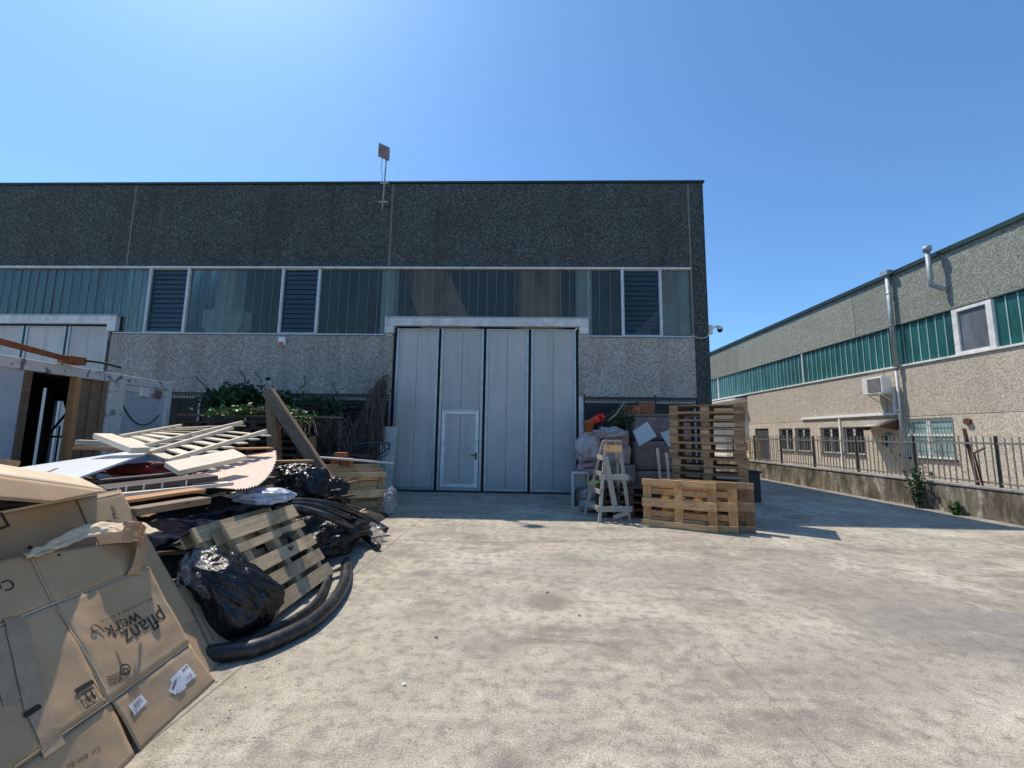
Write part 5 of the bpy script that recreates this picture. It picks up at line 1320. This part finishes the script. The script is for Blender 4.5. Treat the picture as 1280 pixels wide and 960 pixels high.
# ------------------------------------------------------------------ cardboard
cA = at_z(165, 948); cB = at_z(268, 852); e1 = (cB - cA).normalized(); Tt = V((-2.5, 2.72, .97)); n_ = e1.cross(Tt - cB).normalized(); n_ = n_ if n_.x > 0 else -n_
e2 = n_.cross(e1); 
if e2.z < 0: e2 = -e2
class Card:
    """a leaning sheet: frame (o,a,b,n) and relief function"""
    def __init__(s, o, a, b, n, relief): s.o, s.a, s.b, s.n, s.rel = o, a, b, n, relief
    def uv(s, px, py, off=0):
        p = at_plane(px, py, s.o + s.n * off, s.n) - s.o; return p.dot(s.a), p.dot(s.b)
    def P(s, u, v, h=0.0): return s.o + s.a * u + s.b * v + s.n * (s.rel(u, v) + h)
def panel(card, corners, nu, nv, name, parent, mat='card', th=.006, h=0.0):
    c00, c10, c11, c01 = corners; m = MB(); n0 = 0
    def fn(i, j):
        u = (c00[0] * (1 - i) + c10[0] * i) * (1 - j) + (c01[0] * (1 - i) + c11[0] * i) * j
        v = (c00[1] * (1 - i) + c10[1] * i) * (1 - j) + (c01[1] * (1 - i) + c11[1] * i) * j
        return card.P(u, v, h)
    m.grid(fn, nu, nv)
    for k in range(len(m.uv)): m.uv[k] = [((m.v[i] - card.o).dot(card.a), (m.v[i] - card.o).dot(card.b)) for i in m.f[k]]
    o = m.build(name, mat, parent); md = o.modifiers.new('s', 'SOLIDIFY'); md.thickness = th; md.offset = -1 if True else 1; return o
def groove(d, w=.012, k=.006): return -k * math.exp(-(d / w) ** 2)
def rel1(u, v):
    z = .010 * noise.noise(V((u * 4, v * 4, 1))) + .022 * noise.noise(V((u * 1.6, v * 1.6, 7))) + .0035 * noise.noise(V((u * 14, v * 14, 3)))
    z -= .03 * max(0, u - .35) ** 2 * 4 * (.5 + .5 * math.sin(v * 7)); z += -.012 * max(0, abs(noise.noise(V((u * 2.2, v * 2.2, 12)))) - .0) ** .5 * .5
    z += groove(v - .283, .010, .008) + groove(v - .829, .010, .008) + .004 * math.exp(-((v - .305) / .012) ** 2) + .004 * math.exp(-((v - .807) / .012) ** 2)
    if v > .283: z += groove(u, .008, .006)
    return z
card = Card(cA.copy() + n_ * .012, e1, e2, n_, rel1)
cb = thing('cardboard_sheet', tuple(cA), 'large flattened printed cardboard box leaning on the heap in the near left corner', 'cardboard')
uR = .632; uL = -.95
panel(card, [(uL, .283), (0, .283), (0, .829), (uL, .829)], 40, 28, 'box_face', cb)
panel(card, [(0, .283), (.59, .283), (.565, .829), (0, .829)], 32, 28, 'box_face', cb)
panel(card, [(uL, .829), (0, .829), (.0, 1.10), (uL, 1.12)], 40, 14, 'top_flap', cb)
panel(card, [(0, .829), (.565, .829), (.605, 1.0), (.0, 1.10)], 32, 14, 'top_flap', cb)
panel(card, [(.045, .0), (.628, .0), (.594, .28), (.028, .28)], 32, 14, 'bottom_flap', cb)
panel(card, [(uL, -.02), (.012, .0), (.022, .28), (uL, .28)], 40, 14, 'bottom_flap', cb, h=-.006)
def mats(m, name, mat, parent, th=None): return m.build(name, mat, parent)
def ribbon(card, pts, w, mat, name, parent, h=.003, n=10):
    m = MB(); P = [card.uv(*p) for p in pts]; L = []
    for i in range(len(P) - 1):
        for k in range(n): L.append(tuple(P[i][j] + (P[i + 1][j] - P[i][j]) * k / n for j in (0, 1)))
    L.append(P[-1])
    for i, (u, v) in enumerate(L):
        a = L[max(i - 1, 0)]; b = L[min(i + 1, len(L) - 1)]; d = V((b[0] - a[0], b[1] - a[1])); d.normalize(); q = V((-d.y, d.x))
        m.v.append(card.P(u + q.x * w / 2, v + q.y * w / 2, h)); m.v.append(card.P(u - q.x * w / 2, v - q.y * w / 2, h))
        if i: k = 2 * i; m.face([k - 2, k - 1, k + 1, k], [(0, 0)] * 4, True)
    return m.build(name, mat, parent)
ribbon(card, [(15, 960), (140, 875), (238, 804)], .007, 'card_pale', 'crease', cb, .0045)
ribbon(card, [(0, 781), (68, 753), (184, 709)], .007, 'card_pale', 'crease', cb, .0045)
ribbon(card, [(40, 694), (69, 752)], .005, 'card_pale', 'crease', cb, .004)
ribbon(card, [(69, 753), (139, 873)], .005, 'card_pale', 'crease', cb, .004)
ribbon(card, [(20, 770), (40, 880), (66, 940)], .085, 'tape', 'packing_tape', cb, .0045)
ribbon(card, [(-10, 800), (12, 880)], .06, 'tape', 'packing_tape', cb, .0052)
def polyface(card, pts, mat, name, parent, h=.004):
    m = MB(); P = [card.uv(*p) for p in pts]
    if len(P) == 4:
        m.grid(lambda i, j: card.P(*[(P[0][k] * (1 - i) + P[1][k] * i) * (1 - j) + (P[3][k] * (1 - i) + P[2][k] * i) * j for k in (0, 1)], h), 8, 8)
    else:
        m.v = [card.P(u, v, h) for u, v in P]; m.face(list(range(len(P))), [(0, 0)] * len(P))
    return m.build(name, mat, parent)
def text_on(card, s, p0, p1, mat, name, parent, h=.003, asp=1.0, stretch=1.0, flipy=False):
    """writes s on the sheet with its baseline from pixel-measured point p0 to p1"""
    cu = bpy.data.curves.new('t', 'FONT'); cu.body = s; cu.size = 1; tmp = bpy.data.objects.new('t', cu); col.objects.link(tmp)
    dg = bpy.context.evaluated_depsgraph_get(); me = bpy.data.meshes.new_from_object(tmp.evaluated_get(dg)); bpy.data.objects.remove(tmp); bpy.data.curves.remove(cu)
    bm = bmesh.new(); bm.from_mesh(me)
    bmesh.ops.triangulate(bm, faces=bm.faces[:])
    xs = [v.co.x for v in bm.verts]; w = max(xs) - min(xs); x0 = min(xs)
    a = V(card.uv(*p0)); b = V(card.uv(*p1)); d = (b - a); L = d.length; d.normalize(); q = V((-d.y, d.x)); k = L / w
    m = MB()
    for v in bm.verts:
        u = a + d * ((v.co.x - x0) * k) + q * (v.co.y * k * stretch); m.v.append(card.P(u.x, u.y, h))
    m.f = [[v.index for v in f.verts] for f in bm.faces]; m.uv = [[(0, 0)] * len(f) for f in m.f]; m.sm = [False] * len(m.f); bm.free(); bpy.data.meshes.remove(me)
    return m.build(name, mat, parent)
text_on(card, 'pflanz', (203, 760), (153, 790), 'print', 'printed_word', cb, stretch=1.0)
text_on(card, 'werk', (176, 762), (131, 784), 'print', 'printed_word', cb, stretch=.95)
m = MB(); c = [card.uv(*p) for p in ((131, 789), (124, 783), (118, 781), (114, 785), (117, 790), (122, 787))]
P = smooth_path([card.P(u, v, .006) for u, v in c], 5); m.tube(P, .0022, 5); m.build('printed_curl', 'print', cb)
text_on(card, 'P E F L A N Z E N  &  D E K O', (192, 746), (128, 775), 'print', 'printed_line', cb, stretch=.55)
text_on(card, 'Cu', (17, 722), (-6, 728), 'print', 'printed_word', cb, stretch=1.1)
for i, s in enumerate(('GERMAN', 'DESIGN', 'AWARD', '')):
    if s: text_on(card, s, (154.5 - i * 2.0, 847 - i * 4.3), (137 - i * 2.2, 855 - i * 4.3), 'print', 'printed_line', cb, stretch=1.3)
def ring(card, p, r, w, parent, mat='print'):
    u, v = card.uv(*p); m = MB(); k = 28
    for i in range(k):
        a = 6.283 * i / k
        for rr in (r - w, r + w): m.v.append(card.P(u + math.cos(a) * rr, v + math.sin(a) * rr, .0045))
    for i in range(k): j = (i + 1) % k; m.face([2 * i, 2 * i + 1, 2 * j + 1, 2 * j], [(0, 0)] * 4)
    return m.build('award_ring', mat, parent)
ring(card, (156.5, 837), .026, .0035, cb)
text_on(card, 'Q', (158.5, 833.5), (153.5, 838), 'print', 'award_mark', cb, stretch=1.0)
# this-way-up mark
B4 = [(90, 864.4), (113.7, 850.3), (127.7, 872.6), (104.3, 887.8)]
B4 = [(x, y) for x, y in B4]
def bil(c, i, j): return tuple((c[0][k] * (1 - i) + c[1][k] * i) * (1 - j) + (c[3][k] * (1 - i) + c[2][k] * i) * j for k in (0, 1))
for a, b, w in ((B4[0], B4[3], .004), (B4[3], B4[2], .004), (B4[2], B4[1], .004)): ribbon(card, [a, b], w, 'print', 'symbol_frame', cb, .0045, 4)
ribbon(card, [bil(B4, 0, .10), bil(B4, 1, .10)], .022, 'print', 'symbol_frame', cb, .0045, 4)
ribbon(card, [bil(B4, .15, .36), bil(B4, .85, .36)], .005, 'print', 'symbol_arrow', cb, .0046, 4)
for i in (.35, .65):
    ribbon(card, [bil(B4, i, .42), bil(B4, i, .80)], .008, 'print', 'symbol_arrow', cb, .0046, 4)
    polyface(card, [bil(B4, i - .12, .68), bil(B4, i + .12, .68), bil(B4, i, .92)], 'print', 'symbol_arrow', cb, .0047)
# shipping labels
def label(c4, bars, parent):
    polyface(card, c4, 'label', 'paper_label', parent, .0045)
    for i0, i1, j0, j1, n in bars:
        m = MB()
        for k in range(n):
            if random.random() < .3: continue
            a = i0 + (i1 - i0) * k / n; b = a + (i1 - i0) / n * random.uniform(.3, .75)
            q = [card.uv(*bil(c4, x, y)) for x, y in ((a, j0), (b, j0), (b, j1), (a, j1))]; s = len(m.v)
            m.v += [card.P(u, v, .0062) for u, v in q]; m.face([s, s + 1, s + 2, s + 3], [(0, 0)] * 4)
        if m.v: m.build('barcode', 'label_ink', parent)
def mp(x, y): return (x / 4.267, 780 + y / 4.267)
label([mp(685, 435), mp(760, 370), mp(795, 410), mp(720, 487)], [(.12, .88, .12, .62, 22), (.15, .6, .74, .82, 5), (.15, .7, .88, .93, 4)], cb)
label([mp(912, 292), mp(1000, 206), mp(1050, 274), mp(962, 350)], [(.55, .95, .1, .25, 5), (.15, .5, .3, .34, 2), (.6, .9, .6, .85, 8)], cb)
polyL = [mp(930, 282), mp(965, 300), mp(945, 372), mp(908, 352)]
label(polyL, [(.1, .9, .1, .8, 6)], cb)
label([mp(962, 320), mp(1000, 330), mp(985, 350), mp(950, 368)], [(.1, .9, .15, .4, 7), (.2, .8, .6, .8, 5)], cb)
# slot (hand hole): flat dark face painted as its shade
m = MB(); c = card.uv(36, 891); mm_ = []
dv = V(card.uv(47, 884)) - V(card.uv(24, 898)); L = dv.length; d = dv.normalized(); q = V((-d.y, d.x))
for i in range(20):
    a = 6.283 * i / 20; x = math.cos(a) * .010 + (L / 2 - .012) * (1 if math.cos(a) > 0 else -1); y = math.sin(a) * .012
    u = V(c) + d * x + q * y; m.v.append(card.P(u.x, u.y, .0065))
m.face(list(range(20)), [(0, 0)] * 20); m.build('hand_hole', 'shade_fill', cb)
text_on(card, 'für ein sa', (124, 932), (84, 957), 'print_red', 'printed_line', cb, h=.0012, stretch=1.1)
# torn lip with stained tape
def lip(i, j):
    t_ = i; px = 30 + (178 - 30) * t_; py = 694 - (694 - 658) * t_ - 14 * math.sin(t_ * 3.0) ** 2
    u, v = card.uv(px, py)
    prot = .012 + .085 * max(0, (t_ - .35) / .65) ** 1.2
    wj = (.03 + .10 * t_) * (j - .25)
    wob = .022 * noise.noise(V((t_ * 8, j * 2.5, 3))) + .016 * noise.noise(V((t_ * 22, j * 5, 5)))
    return card.P(u, v - wj + .012 * noise.noise(V((t_ * 14, j * 4, 9))), .006 + prot * j ** .7 + wob * (.3 + j))
m = MB(); m.grid(lip, 60, 14); o = m.build('torn_lip', 'card_pale', cb); md = o.modifiers.new('s', 'SOLIDIFY'); md.thickness = .004
def lip2(i, j):
    px = 134 + 30 * i; py = 664 + 24 * j + 5 * i; u, v = card.uv(px, py); return card.P(u, v, .11 + .03 * math.sin(i * 3.1) - .02 * j + .014 * noise.noise(V((i * 6, j * 6, 2))))
m = MB(); m.grid(lip2, 24, 16); m.build('stained_tape', 'tape_orange', cb)
def strip(i, j):
    px = 160 + 17 * i + 0 * j; py = 668 + 50 * j; u, v = card.uv(px, py); return card.P(u, v, (.10 - .05 * i) * (1 - j) ** .7 + .004 + .008 * noise.noise(V((i * 3, j * 5, 9))))
m = MB(); m.grid(strip, 12, 20); o = m.build('hanging_flap', 'card', cb); o.modifiers.new('s', 'SOLIDIFY').thickness = .004

# second sheet behind it
def rel2(u, v): return .006 * noise.noise(V((u * 3, v * 3, 21)))
card2 = Card(cA - n_ * .14, e1, e2, n_, rel2)
cb2 = thing('cardboard_sheet', tuple(card2.o), 'second printed cardboard sheet standing behind the near one with cm marking', 'cardboard')
c2 = [card2.uv(*p) for p in ((0, 640), (95, 622), (150, 612), (228, 740))]
uv112 = card2.uv(112, 664); 
panel(card2, [(-1.0, .5), (c2[1][0] + (uv112[0] - c2[1][0]) * 1.0, .5), c2[1], (-1.0, c2[0][1] - (c2[1][1] - c2[0][1]) * 1.5)], 24, 20, 'box_face', cb2)
panel(card2, [(uv112[0], .3), (c2[3][0] + .0, .3), c2[2], c2[1]], 24, 20, 'box_face', cb2)
ribbon(card2, [(-5, 642), (95, 623), (150, 613)], .012, 'card_pale', 'crease', cb2, .004)  # pale strip paints the bright top edge
ribbon(card2, [(95, 623), (113, 664)], .006, 'print', 'crease', cb2, .003)
text_on(card2, '39cm', (148, 649), (141, 632), 'print', 'printed_size', cb2, stretch=1.0)
text_on(card2, 'S', (141, 656), (138, 650), 'print', 'printed_size', cb2, stretch=1.3)
for a, b in (((0, 641), (9, 657)), ((-3, 662), (11, 657))): ribbon(card2, [a, b], .012, 'print', 'printed_frame', cb2, .004)
def disc(card, p, r, parent):
    u, v = card.uv(*p); m = MB(); m.v = [card.P(u + math.cos(.314 * i * 2) * r, v + math.sin(.314 * i * 2) * r * .8, .004) for i in range(10)]; m.face(list(range(10)), [(0, 0)] * 10); m.build('punched_hole', 'shade_fill', parent)  # flat dark disc paints the shade in a hole
disc(card2, (36, 685), .012, cb2); disc(card, (77, 692), .008, cb)
# third sheet, lower right
g1 = at_z(262, 846); g2 = at_z(299, 812); d3 = (g2 - g1).normalized(); top3 = at_x(238, 726, -2.42); n3 = d3.cross(top3 - g2).normalized(); n3 = n3 if n3.x > 0 else -n3
b3 = n3.cross(d3); b3 = b3 if b3.z > 0 else -b3
card3 = Card(g1 - n3 * .02, d3, b3, n3, lambda u, v: .004 * noise.noise(V((u * 4, v * 4, 33))))
cb3 = thing('cardboard_sheet', tuple(g1), 'smaller cardboard sheet wedged between the large sheet and the shiny bin bag', 'cardboard')
c3 = [card3.uv(*p) for p in ((299, 812), (239, 726))]
panel(card3, [(-.75, .0), (c3[0][0], c3[0][1]), (c3[1][0], c3[1][1]), (-.75, c3[1][1])], 20, 16, 'box_face', cb3)
for i, s in enumerate(('pour petits espaces', 'for small places and balconies', 'für kleine Plätze am Fenster')):
    text_on(card3, s, (238 + i * 8, 762 - i * 1.5), (260 + i * 5.5, 808 - i * 7), 'print_red', 'printed_line', cb3, h=.004, stretch=1.0)
# folded box lying on top, far left
q4 = [at_y(-40, 575, 2.0), at_y(100, 598, 2.95), at_y(133, 614, 2.62), at_y(-30, 592, 1.7)]
fb = thing('folded_carton', tuple(q4[2]), 'flattened carton with top coloured pale as sunlit lying on the heap behind the cardboard sheets', 'carton')
MB().grid(lambda i, j: q4[0].lerp(q4[1], i).lerp(q4[3].lerp(q4[2], i), j) + V((0, 0, .012 * math.sin(i * 3.1) * math.sin(j * 3.1))), 16, 6).build('top_sheet', 'card_pale', fb, solid=.006)  # paler than the flap, sunlight on the top put into the colour
q5 = [q4[3], q4[2], at_y(58, 629, 2.0), at_y(-30, 622, 1.62)]
MB().grid(lambda i, j: q5[0].lerp(q5[1], i).lerp(q5[3].lerp(q5[2], i), j) + V((0, 0, -.001)), 16, 6).build('side_flap', 'card', fb, solid=.006)

# small things scattered on the yard
for i, (px, py, s, lab) in enumerate(((505, 857, .013, 'white pebble lying alone on the left part of the yard'), (545, 797, .014, 'small grey stone near the left of the yard centre'), (684, 741, .018, 'dark stone beside the brown stain'), (724, 770, .012, 'tiny stone right of the brown stain'), (930, 665, .012, 'pale chip at the foot of the upright pallets'))):
    p = at_z(px, py); m = crumple((p.x, p.y, s * .5), (s, s * .8, s * .6), 'stone', 'stone', 70 + i, .3, 2, 2)
    solo(m, 'small_stone', 'pvc' if i in (0, 4) else 'stone', (p.x, p.y, 0), lab, 'stone')
m = MB()
for i in range(160):
    x, y = random.uniform(-1.7, 9), random.uniform(.8, 8.5); s = random.uniform(.0015, .004); m.obox((x, y, s * .6), V((s, s * .3, 0)), V((-s * .2, s * .8, 0)), V((0, 0, s * .6)))
for i in range(160):
    y = random.uniform(2.2, 8); x = -1.9 + abs(random.gauss(0, .2)); s = random.uniform(.0015, .005); m.obox((x, y, s * .6), V((s, s * .3, 0)), V((-s * .2, s * .8, 0)), V((0, 0, s * .6)))
o = m.build('gravel_crumbs', 'stone'); tag(o, 'fine gravel crumbs scattered over the concrete yard', 'gravel', None, 'stuff')

# ------------------------------------------------------------------ light
SD = V((-3.95, 3.45, 8.8)).normalized()
el = math.asin(SD.z); az = math.atan2(SD.x, SD.y)
sl_ = bpy.data.lights.new('sun', 'SUN'); sl_.energy = 5.0; sl_.angle = rad(.53); sl_.color = (1.0, .895, .765)
so = bpy.data.objects.new('sun', sl_); col.objects.link(so); so.rotation_euler = SD.to_track_quat('Z', 'Y').to_euler(); so.location = (0, 0, 30)
w = bpy.data.worlds.new('World'); bpy.context.scene.world = w; w.use_nodes = True; nt = w.node_tree
sky = nt.nodes.new('ShaderNodeTexSky'); sky.sky_type = 'NISHITA'; sky.sun_disc = False; sky.sun_elevation = el; sky.sun_rotation = az
sky.air_density = 1.0; sky.dust_density = .75; sky.ozone_density = 2.0; sky.altitude = 200
bg = nt.nodes['Background']; mx = nt.nodes.new('ShaderNodeMix'); mx.data_type = 'RGBA'; mx.blend_type = 'MULTIPLY'; mx.inputs[0].default_value = 1; nt.links.new(sky.outputs[0], mx.inputs[6]); mx.inputs[7].default_value = (.86, 1.27, 1.56, 1); nt.links.new(mx.outputs[2], bg.inputs[0]); bg.inputs[1].default_value = .125
sc = bpy.context.scene
sc.view_settings.view_transform = 'Standard'; sc.view_settings.look = 'None'; sc.view_settings.exposure = 0; sc.view_settings.gamma = 1
sc.cycles.use_denoising = True
sc.cycles.max_bounces = 8; sc.cycles.transparent_max_bounces = 12
